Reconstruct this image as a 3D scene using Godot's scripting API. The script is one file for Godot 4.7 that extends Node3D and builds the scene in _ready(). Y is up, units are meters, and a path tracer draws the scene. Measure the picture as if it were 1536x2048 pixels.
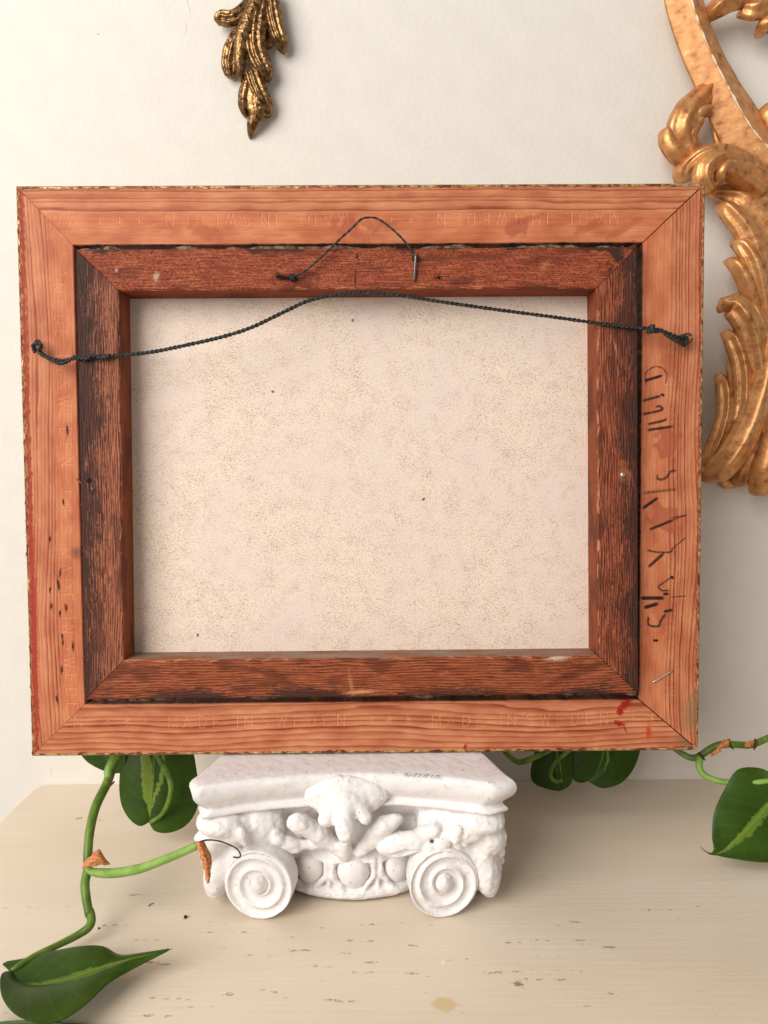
extends Node3D
# The back of a framed canvas standing on a plaster capital on a painted shelf, gilt ornaments on the wall behind.
# Lengths in the tables are millimetres; M turns them into metres.
const M := 0.001
const FRAME_AT := Transform3D(Vector3(0.999979, -0.002253, -0.006030), Vector3(0.002042, 0.999389, -0.034891), Vector3(0.006105, 0.034878, 0.999373), Vector3(-0.012567, 0.086139, 0.143996))
const CAPITAL_AT := Vector3(-0.0215, 0.0, 0.0965)
var rng := RandomNumberGenerator.new()
var frame_box := [-213.2, 212.6, 356.6, 0.0]   # left, right, top, bottom of the moulding, in its own plane
var rabbet := [-178.8, 174.2, 320.6, 33.2]

# ------------------------------------------------------------------ meshes
func finish(v: PackedVector3Array, idx: PackedInt32Array, uv: PackedVector2Array = PackedVector2Array()) -> ArrayMesh:
	var mid := Vector3.ZERO
	for p in v:
		mid += p
	mid /= float(v.size())
	var volume := 0.0
	for i in range(0, idx.size(), 3):
		volume += (v[idx[i]] - mid).dot((v[idx[i + 1]] - mid).cross(v[idx[i + 2]] - mid))
	if volume > 0.0:
		for i in range(0, idx.size(), 3):
			var t := idx[i + 1]
			idx[i + 1] = idx[i + 2]
			idx[i + 2] = t
	var n := PackedVector3Array()
	n.resize(v.size())
	for i in range(0, idx.size(), 3):
		var a := v[idx[i]]
		var c := (v[idx[i + 2]] - a).cross(v[idx[i + 1]] - a)
		n[idx[i]] += c
		n[idx[i + 1]] += c
		n[idx[i + 2]] += c
	for i in n.size():
		n[i] = n[i].normalized() if n[i].length_squared() > 0.0 else Vector3.UP
	var arrays := []
	arrays.resize(Mesh.ARRAY_MAX)
	arrays[Mesh.ARRAY_VERTEX] = v
	arrays[Mesh.ARRAY_NORMAL] = n
	if uv.size() == v.size():
		arrays[Mesh.ARRAY_TEX_UV] = uv
	arrays[Mesh.ARRAY_INDEX] = idx
	var m := ArrayMesh.new()
	m.add_surface_from_arrays(Mesh.PRIMITIVE_TRIANGLES, arrays)
	return m

# rings: Array of PackedVector3Array of equal size, closed round, capped at both ends; smooth
func loft(rings: Array, uvs: Array = [], caps := true) -> ArrayMesh:
	var v := PackedVector3Array()
	var uv := PackedVector2Array()
	var idx := PackedInt32Array()
	var k: int = rings[0].size()
	for i in rings.size():
		v.append_array(rings[i])
		if uvs.size():
			uv.append_array(uvs[i])
	for i in rings.size() - 1:
		for j in k:
			var a := i * k + j
			var b := i * k + (j + 1) % k
			idx.append_array([a, b, b + k, a, b + k, a + k])
	if caps:
		for e in 2:
			var r: PackedVector3Array = rings[0] if e == 0 else rings[rings.size() - 1]
			var c := Vector3.ZERO
			for p in r:
				c += p
			c /= float(k)
			var at := v.size()
			v.append(c)
			if uvs.size():
				uv.append(uvs[0 if e == 0 else rings.size() - 1][0])
			var base := 0 if e == 0 else (rings.size() - 1) * k
			for j in k:
				if e == 0:
					idx.append_array([at, base + (j + 1) % k, base + j])
				else:
					idx.append_array([at, base + j, base + (j + 1) % k])
	return finish(v, idx, uv)

func smooth_path(flat: Array, count: int) -> PackedVector3Array:
	var p := PackedVector3Array()
	for i in range(0, flat.size(), 3):
		p.append(Vector3(flat[i], flat[i + 1], flat[i + 2]) * M)
	return resample(p, count)

func resample(p: PackedVector3Array, count: int) -> PackedVector3Array:
	var dense := PackedVector3Array()
	for i in p.size() - 1:
		var a := p[maxi(i - 1, 0)]
		var d := p[mini(i + 2, p.size() - 1)]
		for k in 12:
			dense.append(p[i].cubic_interpolate(p[i + 1], a, d, k / 12.0))
	dense.append(p[p.size() - 1])
	var total := 0.0
	for i in dense.size() - 1:
		total += dense[i].distance_to(dense[i + 1])
	var out := PackedVector3Array()
	var at := 0
	var gone := 0.0
	for k in count:
		var want := total * k / float(count - 1)
		while at < dense.size() - 2 and gone + dense[at].distance_to(dense[at + 1]) < want:
			gone += dense[at].distance_to(dense[at + 1])
			at += 1
		var seg := dense[at].distance_to(dense[at + 1])
		out.append(dense[at].lerp(dense[at + 1], clampf((want - gone) / maxf(seg, 1e-9), 0.0, 1.0)))
	return out

func along(list: Array, t: float) -> float:
	var f := clampf(t, 0.0, 1.0) * (list.size() - 1)
	var i := mini(int(f), list.size() - 2)
	return lerpf(list[i], list[i + 1], smoothstep(0.0, 1.0, f - i))

func tube(path: PackedVector3Array, radii: Array, sides := 8, wobble := 0.0) -> ArrayMesh:
	var rings := []
	var side := Vector3.ZERO
	for i in path.size():
		var t := (path[mini(i + 1, path.size() - 1)] - path[maxi(i - 1, 0)]).normalized()
		if i == 0:
			side = t.cross(Vector3(0.31, 0.2, 0.93)).normalized()
		side = (side - t * side.dot(t)).normalized()
		var up := t.cross(side)
		var r := along(radii, i / float(path.size() - 1)) * M
		var ring := PackedVector3Array()
		for j in sides:
			var a := TAU * j / sides
			ring.append(path[i] + (side * cos(a) + up * sin(a)) * r * (1.0 + wobble * rng.randf_range(-1, 1)))
		rings.append(ring)
	return loft(rings)

# joins closed meshes into one part
func join(list: Array) -> ArrayMesh:
	var st := SurfaceTool.new()
	st.begin(Mesh.PRIMITIVE_TRIANGLES)
	for m in list:
		st.append_from(m, 0, Transform3D.IDENTITY)
	return st.commit()

func twisted(path: PackedVector3Array, offset: float, r: float, pitch: float, strands := 2) -> ArrayMesh:
	var total := 0.0
	for i in path.size() - 1:
		total += path[i].distance_to(path[i + 1])
	var n := int(total / (pitch * M) * 9.0) + 6
	var fine := resample(path, n)
	var list := []
	for s in strands:
		var p := PackedVector3Array()
		for i in n:
			var t := (fine[mini(i + 1, n - 1)] - fine[maxi(i - 1, 0)]).normalized()
			var side := t.cross(Vector3.BACK).normalized()
			var up := side.cross(t)
			var a := TAU * (i / float(n - 1)) * total / (pitch * M) + TAU * s / strands
			p.append(fine[i] + (side * cos(a) + up * sin(a)) * offset * M * (1.0 + 0.12 * sin(i * 0.37 + s)))
		list.append(tube(p, [r, r * 1.08, r, r * 0.95, r], 6))
	return join(list)

# ------------------------------------------------------------------ naming
func part(parent: Node, called: String, mesh: Mesh, m: Material, label := "") -> MeshInstance3D:
	var o := MeshInstance3D.new()
	o.name = called
	o.mesh = mesh
	o.material_override = m
	parent.add_child(o, true)
	if label:
		o.set_meta("label", label)
	return o

func thing(called: String, label: String, category: String, at := Transform3D.IDENTITY, group := "") -> Node3D:
	var o := Node3D.new()
	o.name = called
	o.transform = at
	add_child(o, true)
	o.set_meta("label", label)
	o.set_meta("category", category)
	if group:
		o.set_meta("group", group)
	return o

# ------------------------------------------------------------------ computed surfaces
class Paint:
	var w: int
	var h: int
	var k: float       # texels per millimetre
	var x0: float
	var y0: float
	var flip: bool     # true: y runs upwards, as in the plane of the frame
	var c: PackedFloat32Array
	var z: PackedFloat32Array

	func _init(x: float, y: float, wide: float, high: float, per: float, upward: bool) -> void:
		x0 = x; y0 = y; k = per; flip = upward
		w = int(ceil(wide * per)); h = int(ceil(high * per))
		c.resize(w * h * 3); z.resize(w * h)

	func at(p: Vector2) -> Vector2:
		return Vector2((p.x - x0) * k, ((y0 - p.y) if flip else (p.y - y0)) * k)

	func stroke(a: Vector2, b: Vector2, rad: float, col: Color, alpha: float, dip := 0.0, soft := 0.8) -> void:
		var p := at(a); var q := at(b); var r := rad * k
		var e := r + soft + 1.0
		var d := q - p
		var l2 := maxf(d.length_squared(), 1e-6)
		for y in range(maxi(0, int(minf(p.y, q.y) - e)), mini(h - 1, int(maxf(p.y, q.y) + e)) + 1):
			for x in range(maxi(0, int(minf(p.x, q.x) - e)), mini(w - 1, int(maxf(p.x, q.x) + e)) + 1):
				var o := Vector2(x + 0.5, y + 0.5) - p
				var dist := (o - d * clampf(o.dot(d) / l2, 0.0, 1.0)).length()
				var cover := clampf((r - dist) / soft + 0.5, 0.0, 1.0)
				if cover > 0.0:
					mark(y * w + x, col, alpha * cover, dip * cover)

	func line(flat: Array, rad: float, col: Color, alpha: float, dip := 0.0, soft := 0.8) -> void:
		for i in range(0, flat.size() - 3, 2):
			stroke(Vector2(flat[i], flat[i + 1]), Vector2(flat[i + 2], flat[i + 3]), rad, col, alpha, dip, soft)

	func mark(i: int, col: Color, a: float, dip: float) -> void:
		c[i * 3] = lerpf(c[i * 3], col.r, a)
		c[i * 3 + 1] = lerpf(c[i * 3 + 1], col.g, a)
		c[i * 3 + 2] = lerpf(c[i * 3 + 2], col.b, a)
		z[i] -= dip

	func stain(p: Vector2, rx: float, ry: float, turn: float, col: Color, alpha: float, n: FastNoiseLite, ragged := 0.6, soft := 0.25, dip := 0.0) -> void:
		var q := at(p)
		var e := maxf(rx, ry) * k * 1.7
		var cs := cos(turn); var sn := sin(turn)
		for y in range(maxi(0, int(q.y - e)), mini(h - 1, int(q.y + e)) + 1):
			for x in range(maxi(0, int(q.x - e)), mini(w - 1, int(q.x + e)) + 1):
				var o := (Vector2(x, y) - q) / k
				var u := (o.x * cs + o.y * sn) / rx
				var v := (o.y * cs - o.x * sn) / ry
				var f := sqrt(u * u + v * v) + ragged * n.get_noise_2d(x * 0.9, y * 0.9)
				var cover := clampf((1.0 - f) / soft, 0.0, 1.0)
				if cover > 0.0:
					mark(y * w + x, col, alpha * cover, dip * cover)

	func images() -> Array:
		var bytes := PackedByteArray(); bytes.resize(w * h * 3)
		for i in w * h * 3:
			bytes[i] = clampi(int(c[i] * 255.0 + 0.5), 0, 255)
		var bump := PackedByteArray(); bump.resize(w * h)
		for i in w * h:
			bump[i] = clampi(int(z[i] * 255.0 + 0.5), 0, 255)
		return [ImageTexture.create_from_image(Image.create_from_data(w, h, false, Image.FORMAT_RGB8, bytes)), ImageTexture.create_from_image(Image.create_from_data(w, h, false, Image.FORMAT_L8, bump))]

func noise(freq: float, seed_: int, octaves := 3, kind := FastNoiseLite.TYPE_SIMPLEX_SMOOTH) -> FastNoiseLite:
	var n := FastNoiseLite.new()
	n.noise_type = kind
	n.frequency = freq
	n.seed = seed_
	n.fractal_octaves = octaves
	n.fractal_type = FastNoiseLite.FRACTAL_FBM if octaves > 1 else FastNoiseLite.FRACTAL_NONE
	return n

func painted(p: Paint, relief_mm: float, rough: float, specular := 0.4) -> StandardMaterial3D:
	var t := p.images()
	var m := StandardMaterial3D.new()
	m.albedo_texture = t[0]
	m.roughness = rough
	m.metallic_specular = specular
	m.heightmap_enabled = true
	m.heightmap_texture = t[1]
	m.heightmap_scale = relief_mm * 0.1
	m.texture_repeat = false
	return m

func plain(col: Color, rough: float, metal := 0.0, specular := 0.5) -> StandardMaterial3D:
	var m := StandardMaterial3D.new()
	m.albedo_color = col
	m.roughness = rough
	m.metallic = metal
	m.metallic_specular = specular
	return m

# a tiling noise image turned into colours by a ramp; one for colour and one for relief
func ramp_texture(freq: float, seed_: int, octaves: int, offsets: Array, colors: Array, size := 512, kind := FastNoiseLite.TYPE_SIMPLEX_SMOOTH) -> ImageTexture:
	var img := noise(freq, seed_, octaves, kind).get_seamless_image(size, size)
	var raw := img.get_data()
	var g := Gradient.new()
	g.offsets = PackedFloat32Array(offsets)
	g.colors = PackedColorArray(colors)
	var lut := PackedByteArray()
	for i in 256:
		var c := g.sample(i / 255.0)
		lut.append_array([c.r8, c.g8, c.b8])
	var out := PackedByteArray()
	out.resize(size * size * 3)
	for i in size * size:
		var b := raw[i] * 3
		out[i * 3] = lut[b]; out[i * 3 + 1] = lut[b + 1]; out[i * 3 + 2] = lut[b + 2]
	var t := Image.create_from_data(size, size, false, Image.FORMAT_RGB8, out)
	return ImageTexture.create_from_image(t)

func relief_texture(freq: float, seed_: int, octaves: int, size := 512) -> ImageTexture:
	return ImageTexture.create_from_image(noise(freq, seed_, octaves).get_seamless_image(size, size))

func wrapped(m: StandardMaterial3D, color: Texture2D, relief: Texture2D, relief_mm: float, tile_mm: float) -> StandardMaterial3D:
	m.uv1_triplanar = true
	m.uv1_world_triplanar = true
	m.uv1_scale = Vector3.ONE * (1000.0 / tile_mm)
	if color:
		m.albedo_texture = color
	if relief:
		m.heightmap_enabled = true
		m.heightmap_texture = relief
		m.heightmap_scale = relief_mm * 0.1
	return m

# ------------------------------------------------------------------ fields turned into surfaces
class Field:
	var n: Vector3i
	var cell: float
	var o: Vector3
	var d: PackedFloat32Array

	func _init(lo: Vector3, hi: Vector3, size: float) -> void:
		cell = size; o = lo
		n = Vector3i(((hi - lo) / size).ceil()) + Vector3i.ONE
		d.resize(n.x * n.y * n.z)
		d.fill(20.0)

	func span(lo: Vector3, hi: Vector3) -> Array:
		var a := Vector3i(((lo - o) / cell).floor()).clamp(Vector3i.ZERO, n - Vector3i.ONE)
		var b := Vector3i(((hi - o) / cell).ceil()).clamp(Vector3i.ZERO, n - Vector3i.ONE)
		return [a, b]

	func blend(i: int, v: float, k: float) -> void:
		var a := d[i]
		var h := maxf(k - absf(a - v), 0.0) / k
		d[i] = minf(a, v) - h * h * k * 0.25

	func cut(i: int, v: float, k: float) -> void:
		var a := d[i]
		var h := maxf(k - absf(a + v), 0.0) / k
		d[i] = maxf(a, -v) + h * h * k * 0.25

	func ellipsoid(c: Vector3, r: Vector3, turn: Basis, k := 3.0, away := false) -> void:
		var m := maxf(r.x, maxf(r.y, r.z)) + k + cell * 2.0
		var s := span(c - Vector3.ONE * m, c + Vector3.ONE * m)
		var inv := turn.inverse()
		var least := minf(r.x, minf(r.y, r.z))
		for z in range(s[0].z, s[1].z + 1):
			for y in range(s[0].y, s[1].y + 1):
				var i: int = (z * n.y + y) * n.x + s[0].x
				for x in range(s[0].x, s[1].x + 1):
					var p: Vector3 = inv * (o + Vector3(x, y, z) * cell - c)
					var l := (p / r).length()
					var v := (l - 1.0) * lerpf(least, p.length() / maxf(l, 0.01), 0.5)
					if away:
						cut(i, v, k)
					else:
						blend(i, v, k)
					i += 1

	func capsule(a: Vector3, b: Vector3, ra: float, rb: float, k := 3.0, away := false) -> void:
		var m := Vector3.ONE * (maxf(ra, rb) + k + cell * 2.0)
		var s := span(a.min(b) - m, a.max(b) + m)
		var ab := b - a
		var l2 := maxf(ab.length_squared(), 1e-6)
		for z in range(s[0].z, s[1].z + 1):
			for y in range(s[0].y, s[1].y + 1):
				var i: int = (z * n.y + y) * n.x + s[0].x
				for x in range(s[0].x, s[1].x + 1):
					var p := o + Vector3(x, y, z) * cell - a
					var t := clampf(p.dot(ab) / l2, 0.0, 1.0)
					var v := (p - ab * t).length() - lerpf(ra, rb, t)
					if away:
						cut(i, v, k)
					else:
						blend(i, v, k)
					i += 1

	func every(f: Callable, k: float) -> void:
		var i := 0
		for z in n.z:
			for y in n.y:
				for x in n.x:
					blend(i, f.call(o + Vector3(x, y, z) * cell), k)
					i += 1

	func rough(amp: float, nz: FastNoiseLite) -> void:
		var i := 0
		for z in n.z:
			for y in n.y:
				for x in n.x:
					if absf(d[i]) < 4.0:
						d[i] += amp * nz.get_noise_3d(o.x + x * cell, o.y + y * cell, o.z + z * cell)
					i += 1

	func slope(p: Vector3) -> Vector3:
		var f := (p - o) / cell
		var i := Vector3i(f.floor()).clamp(Vector3i.ZERO, n - Vector3i.ONE * 2)
		var t := f - Vector3(i)
		var b := (i.z * n.y + i.y) * n.x + i.x
		var sy := n.x
		var sz := n.x * n.y
		var g := Vector3.ZERO
		for k in 2:
			for j in 2:
				var w := (t.y if j else 1.0 - t.y) * (t.z if k else 1.0 - t.z)
				g.x += w * (d[b + 1 + j * sy + k * sz] - d[b + j * sy + k * sz])
				w = (t.x if j else 1.0 - t.x) * (t.z if k else 1.0 - t.z)
				g.y += w * (d[b + sy + j + k * sz] - d[b + j + k * sz])
				w = (t.x if j else 1.0 - t.x) * (t.y if k else 1.0 - t.y)
				g.z += w * (d[b + sz + j + k * sy] - d[b + j + k * sy])
		return g.normalized()

	func mesh() -> ArrayMesh:
		for z in n.z:        # the surface is closed at the sides of the grid
			for y in n.y:
				for x in n.x:
					if x == 0 or y == 0 or z == 0 or x == n.x - 1 or y == n.y - 1 or z == n.z - 1:
						var e := (z * n.y + y) * n.x + x
						d[e] = maxf(d[e], 0.3)
		var v := PackedVector3Array()
		var idx := PackedInt32Array()
		var at := PackedInt32Array()
		at.resize(n.x * n.y * n.z)
		at.fill(-1)
		var step := [0, 1, n.x, n.x + 1, n.x * n.y, n.x * n.y + 1, n.x * n.y + n.x, n.x * n.y + n.x + 1]
		var spot := [Vector3(0, 0, 0), Vector3(1, 0, 0), Vector3(0, 1, 0), Vector3(1, 1, 0), Vector3(0, 0, 1), Vector3(1, 0, 1), Vector3(0, 1, 1), Vector3(1, 1, 1)]
		var edges := [[0, 1], [2, 3], [4, 5], [6, 7], [0, 2], [1, 3], [4, 6], [5, 7], [0, 4], [1, 5], [2, 6], [3, 7]]
		for z in n.z - 1:
			for y in n.y - 1:
				var i := (z * n.y + y) * n.x
				for x in n.x - 1:
					var a := d[i]
					if absf(a) < cell * 3.0:
						var inside := 0
						for s in step:
							if d[i + s] < 0.0:
								inside += 1
						if inside > 0 and inside < 8:
							var sum := Vector3.ZERO
							var hits := 0
							for e in edges:
								var p: float = d[i + step[e[0]]]
								var q: float = d[i + step[e[1]]]
								if (p < 0.0) != (q < 0.0):
									sum += spot[e[0]].lerp(spot[e[1]], p / (p - q))
									hits += 1
							at[i] = v.size()
							v.append(o + (Vector3(x, y, z) + sum / hits) * cell)
					i += 1
		var sx := 1
		var sy := n.x
		var sz := n.x * n.y
		for z in range(1, n.z - 1):
			for y in range(1, n.y - 1):
				var i := (z * n.y + y) * n.x + 1
				for x in range(1, n.x - 1):
					var a := d[i]
					if absf(a) < cell * 3.0:
						for axis in 3:
							var s: int = [sx, sy, sz][axis]
							if (a < 0.0) != (d[i + s] < 0.0):
								var u: int = [sy, sz, sx][axis]
								var w: int = [sz, sx, sy][axis]
								var q := [at[i - u - w], at[i - w], at[i], at[i - u]]
								if q[0] >= 0 and q[1] >= 0 and q[2] >= 0 and q[3] >= 0:
									if a < 0.0:
										idx.append_array([q[0], q[2], q[1], q[0], q[3], q[2]])
									else:
										idx.append_array([q[0], q[1], q[2], q[0], q[2], q[3]])
					i += 1
		var nor := PackedVector3Array()
		nor.resize(v.size())
		for i in v.size():
			nor[i] = slope(v[i])
			v[i] *= 0.001
		var arrays := []
		arrays.resize(Mesh.ARRAY_MAX)
		arrays[Mesh.ARRAY_VERTEX] = v
		arrays[Mesh.ARRAY_NORMAL] = nor
		arrays[Mesh.ARRAY_INDEX] = idx
		var m := ArrayMesh.new()
		m.add_surface_from_arrays(Mesh.PRIMITIVE_TRIANGLES, arrays)
		return m

# ------------------------------------------------------------------ the moulding
# A bar between an outer and an inner edge (both run the same way), with a cross-section of [share of the way in, height, place in the texture]
func bar(a: Vector2, b: Vector2, c: Vector2, d: Vector2, ring: Array, steps: int, by_plane: Array, wob := 0.0, wob_from := -1, seed_ := 1) -> ArrayMesh:
	var v := PackedVector3Array()
	var uv := PackedVector2Array()
	var idx := PackedInt32Array()
	var nz := noise(0.09, seed_, 3)
	var k := ring.size()
	var dir := (b - a).normalized()
	var length := a.distance_to(b)
	var at := []
	for i in steps + 1:
		var u := i / float(steps)
		var row := []
		for j in k:
			var tf: float = ring[j][0]
			var zz: float = ring[j][1]
			if wob > 0.0 and (wob_from < 0 or j == wob_from):
				tf += wob * nz.get_noise_2d(u * length * 1.7, j * 40.0)
				zz += 4.0 * wob * nz.get_noise_2d(u * length * 1.1, 500.0 + j * 40.0)
			var p: Vector2 = a.lerp(b, u).lerp(c.lerp(d, u), tf)
			var w: Vector2
			if by_plane.size():
				w = Vector2((p.x - by_plane[0]) / by_plane[2], (by_plane[1] - p.y) / by_plane[3])
			else:
				w = Vector2((p - a).dot(dir) / length, ring[j][2])
			row.append([Vector3(p.x, p.y, zz) * M, w])
		at.append(row)
	for i in steps:
		for j in k:
			var j2 := (j + 1) % k
			var quad := [at[i][j], at[i][j2], at[i + 1][j2], at[i + 1][j]]
			if j2 == 0 and by_plane.is_empty():
				quad = [at[i][j], [at[i][j2][0], at[i][j][1]], [at[i + 1][j2][0], at[i + 1][j][1]], at[i + 1][j]]
			var s := v.size()
			for q in quad:
				v.append(q[0])
				uv.append(q[1])
			idx.append_array([s, s + 1, s + 2, s, s + 2, s + 3])
	for e in [0, steps]:
		var s := v.size()
		for j in k:
			v.append(at[e][j][0])
			uv.append(at[e][j][1])
		for j in range(1, k - 1):
			if e == 0:
				idx.append_array([s, s + j + 1, s + j])
			else:
				idx.append_array([s, s + j, s + j + 1])
	return finish(v, idx, uv)

const GLYPHS := {
	"M": [0.7, [0, 0, 0, 1, 0.35, 0.15, 0.7, 1, 0.7, 0]],
	"A": [0.7, [0, 0, 0.35, 1, 0.7, 0], [0.13, 0.33, 0.57, 0.33]],
	"D": [0.6, [0, 0, 0, 1, 0.3, 1, 0.5, 0.88, 0.6, 0.6, 0.6, 0.4, 0.5, 0.12, 0.3, 0, 0, 0]],
	"E": [0.5, [0.5, 0, 0, 0, 0, 1, 0.5, 1], [0, 0.52, 0.4, 0.52]],
	"I": [0.2, [0.1, 0, 0.1, 1]],
	"N": [0.6, [0, 0, 0, 1, 0.6, 0, 0.6, 1]],
	"S": [0.55, [0.02, 0.12, 0.2, 0, 0.42, 0.04, 0.53, 0.24, 0.42, 0.45, 0.14, 0.56, 0.04, 0.75, 0.14, 0.95, 0.34, 1, 0.52, 0.88]],
	"W": [0.85, [0, 1, 0.2, 0, 0.42, 0.85, 0.64, 0, 0.85, 1]],
	"*": [0.7, [0.35, 0.2, 0.35, 0.85], [0.08, 0.36, 0.62, 0.7], [0.08, 0.7, 0.62, 0.36]],
}

func stamp(p: Paint, from: Vector2, dir: Vector2, size: float, pale: Color, weight: float) -> void:
	var up := Vector2(-dir.y, dir.x)
	var layout := [["M", 0], ["A", 9.3], ["D", 19.5], ["E", 28.5], ["I", 43], ["N", 48.5], ["S", 60], ["W", 69], ["E", 80], ["D", 89], ["E", 98.5], ["N", 107.5], ["*", 126], ["*", 138], ["*", 150]]
	for item in layout:
		var g: Array = GLYPHS[item[0]]
		for s in range(1, g.size()):
			var flat: Array = g[s]
			var push := weight * (rng.randf_range(0.2, 1.1) if s > 1 else rng.randf_range(0.5, 1.15))
			for i in range(0, flat.size() - 3, 2):
				var bit := push * rng.randf_range(0.45, 1.1)
				var a: Vector2 = from + dir * (item[1] + flat[i] * size) + up * flat[i + 1] * size
				var b: Vector2 = from + dir * (item[1] + flat[i + 2] * size) + up * flat[i + 3] * size
				p.stroke(a, b, 0.26, pale, 0.72 * bit, 0.30 * bit, 1.0)  # pale tint paints the lit edges of the stamped grooves into the colour

func rounded(flat: Array) -> Array:
	var p := []
	for i in range(0, flat.size(), 2):
		p.append_array([flat[i], flat[i + 1], 0.0])
	var out := []
	for v in smooth_path(p, 28):
		out.append_array([v.x / M, v.y / M])
	return out

func wood_rail(side: String) -> Paint:
	var across := side == "top" or side == "bottom"
	var k := 3.4
	var l: float = frame_box[0]; var r: float = frame_box[1]; var t: float = frame_box[2]; var b: float = frame_box[3]
	var p: Paint
	var wide := 40.0
	if side == "top":
		p = Paint.new(l, t, r - l, wide, k, true)
	elif side == "bottom":
		p = Paint.new(l, b + wide, r - l, wide, k, true)
	elif side == "left":
		p = Paint.new(l, t, wide, t - b, k, true)
	else:
		p = Paint.new(r - wide - 2.0, t, wide + 2.0, t - b, k, true)
	var s_: int = {"top": 11, "bottom": 23, "left": 37, "right": 51}[side]
	var bend := noise(0.0045, s_, 2)
	var wave := noise(0.03, s_ + 1, 2)
	var fibre := noise(0.5, s_ + 2, 2)
	var blot := noise(0.03, s_ + 3, 3)
	var fleck := noise(0.35, s_ + 4, 3)
	var year := noise(0.07, s_ + 5, 2)
	var base := Color(0.745, 0.465, 0.325)
	var late := Color(0.585, 0.295, 0.18)
	var red := Color(0.55, 0.19, 0.12)
	var gold := Color(0.66, 0.50, 0.28)
	var rate: float = {"top": 0.27, "bottom": 0.26, "left": 0.42, "right": 0.44}[side]
	var swirl: float = {"top": 0.6, "bottom": 1.3, "left": 1.8, "right": 1.8}[side]
	var smooth_from: float = {"top": 17.0, "bottom": 60.0, "left": 19.0, "right": 22.0}[side]
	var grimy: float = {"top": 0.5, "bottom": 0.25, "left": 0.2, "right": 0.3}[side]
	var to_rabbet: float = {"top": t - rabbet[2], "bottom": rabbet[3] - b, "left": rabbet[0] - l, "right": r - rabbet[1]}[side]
	var band: float = {"top": 2.4, "bottom": 1.6, "left": 4.8, "right": 3.0}[side]
	var i := 0
	for y in p.h:
		for x in p.w:
			var fx := p.x0 + x / k
			var fy := p.y0 - y / k
			var s := fx if across else fy
			var q := 0.0
			match side:
				"top": q = t - fy
				"bottom": q = fy - b
				"left": q = fx - l
				"right": q = r - fx
			var inner := smoothstep(smooth_from - 0.3, smooth_from + 0.3, q)
			var ring := q * rate + 0.5 * year.get_noise_1d(q * 2.0) + swirl * bend.get_noise_2d(s, q * 2.2) + 0.16 * wave.get_noise_2d(s, q * 4.0)
			var fr := ring - floorf(ring)
			var dark := fr * fr * fr * (1.0 - smoothstep(0.90, 1.0, fr)) * clampf(1.25 + 1.5 * year.get_noise_1d(floorf(ring) * 37.0), 0.5, 1.8)
			var fib := fibre.get_noise_2d(s * 0.12, q * 3.0)
			var tone := blot.get_noise_2d(s, q * 2.0)
			var g := dark * lerpf(1.25, 0.30 if side != "bottom" else 0.9, inner)
			var cr := lerpf(base.r, late.r, g) + fib * 0.04 + tone * 0.08
			var cg := lerpf(base.g, late.g, g) + fib * 0.04 + tone * 0.095 - inner * 0.025
			var cb := lerpf(base.b, late.b, g) + fib * 0.035 + tone * 0.075 - inner * 0.03
			var f := fleck.get_noise_2d(s * 0.5, q)
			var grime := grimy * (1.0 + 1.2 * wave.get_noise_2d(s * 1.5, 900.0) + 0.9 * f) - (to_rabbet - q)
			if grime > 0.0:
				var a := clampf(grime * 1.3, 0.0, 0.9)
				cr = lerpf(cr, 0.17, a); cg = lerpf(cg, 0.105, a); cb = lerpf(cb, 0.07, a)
			var edge := band + 1.6 * f
			if q < edge:
				var a := clampf((edge - q) * 0.8, 0.0, 0.85)
				cr = lerpf(cr, red.r, a); cg = lerpf(cg, red.g, a); cb = lerpf(cb, red.b, a)
			if q < 1.5 + 3.0 * f:
				cr = lerpf(cr, gold.r, 0.75); cg = lerpf(cg, gold.g, 0.75); cb = lerpf(cb, gold.b, 0.75)
			p.c[i * 3] = cr; p.c[i * 3 + 1] = cg; p.c[i * 3 + 2] = cb
			p.z[i] = 0.62 + dark * 0.10 * (1.0 - inner * 0.8) + fib * 0.05 - inner * 0.05
			i += 1
	var pale := Color(0.90, 0.60, 0.42)
	var stain := Color(0.63, 0.31, 0.21)
	var black := Color(0.15, 0.095, 0.065)
	var deep := Color(0.22, 0.09, 0.05)
	match side:
		"top":
			for at in [Vector2(158.3, 339.4), Vector2(-9.7, 339.5), Vector2(-176.7, 339.6)]:
				stamp(p, at, Vector2(-1, -0.004), 7.2, pale, 1.0)
			p.stain([Vector2(-7.6, 330.7)][0], 13, 7, 0.3, stain, 0.7, blot, 0.8, 0.5)
			p.stain([Vector2(6.3, 332.7)][0], 14, 4, 0.0, stain, 0.5, blot, 0.8, 0.4)
			p.stain([Vector2(-97.3, 328)][0], 12, 6, 0.4, stain, 0.5, blot, 0.9, 0.6)
			p.stain([Vector2(94.7, 330.2)][0], 8, 7, -0.5, stain, 0.6, blot, 0.8, 0.3)
			p.stain([Vector2(105.5, 335.9)][0], 13, 2.5, -0.25, stain, 0.55, blot, 0.6, 0.4)
			p.stain([Vector2(142.8, 332.1)][0], 14, 3, -0.45, stain, 0.5, blot, 0.6, 0.4)
			p.stain([Vector2(163.1, 329.9)][0], 16, 2.6, -0.5, stain, 0.45, blot, 0.6, 0.4)
			p.stain([Vector2(193, 356)][0], 2.6, 1.6, 0.2, Color(0.88, 0.86, 0.82), 1.0, fleck, 0.5, 0.3)
			for q in 14:
				var o := Vector2(rng.randf_range(-205, -20), rng.randf_range(322, 338))
				p.stroke(o, o + Vector2(rng.randf_range(6, 30), rng.randf_range(-0.8, 0.8)), 0.12, stain, 0.5, 0.06)
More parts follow.
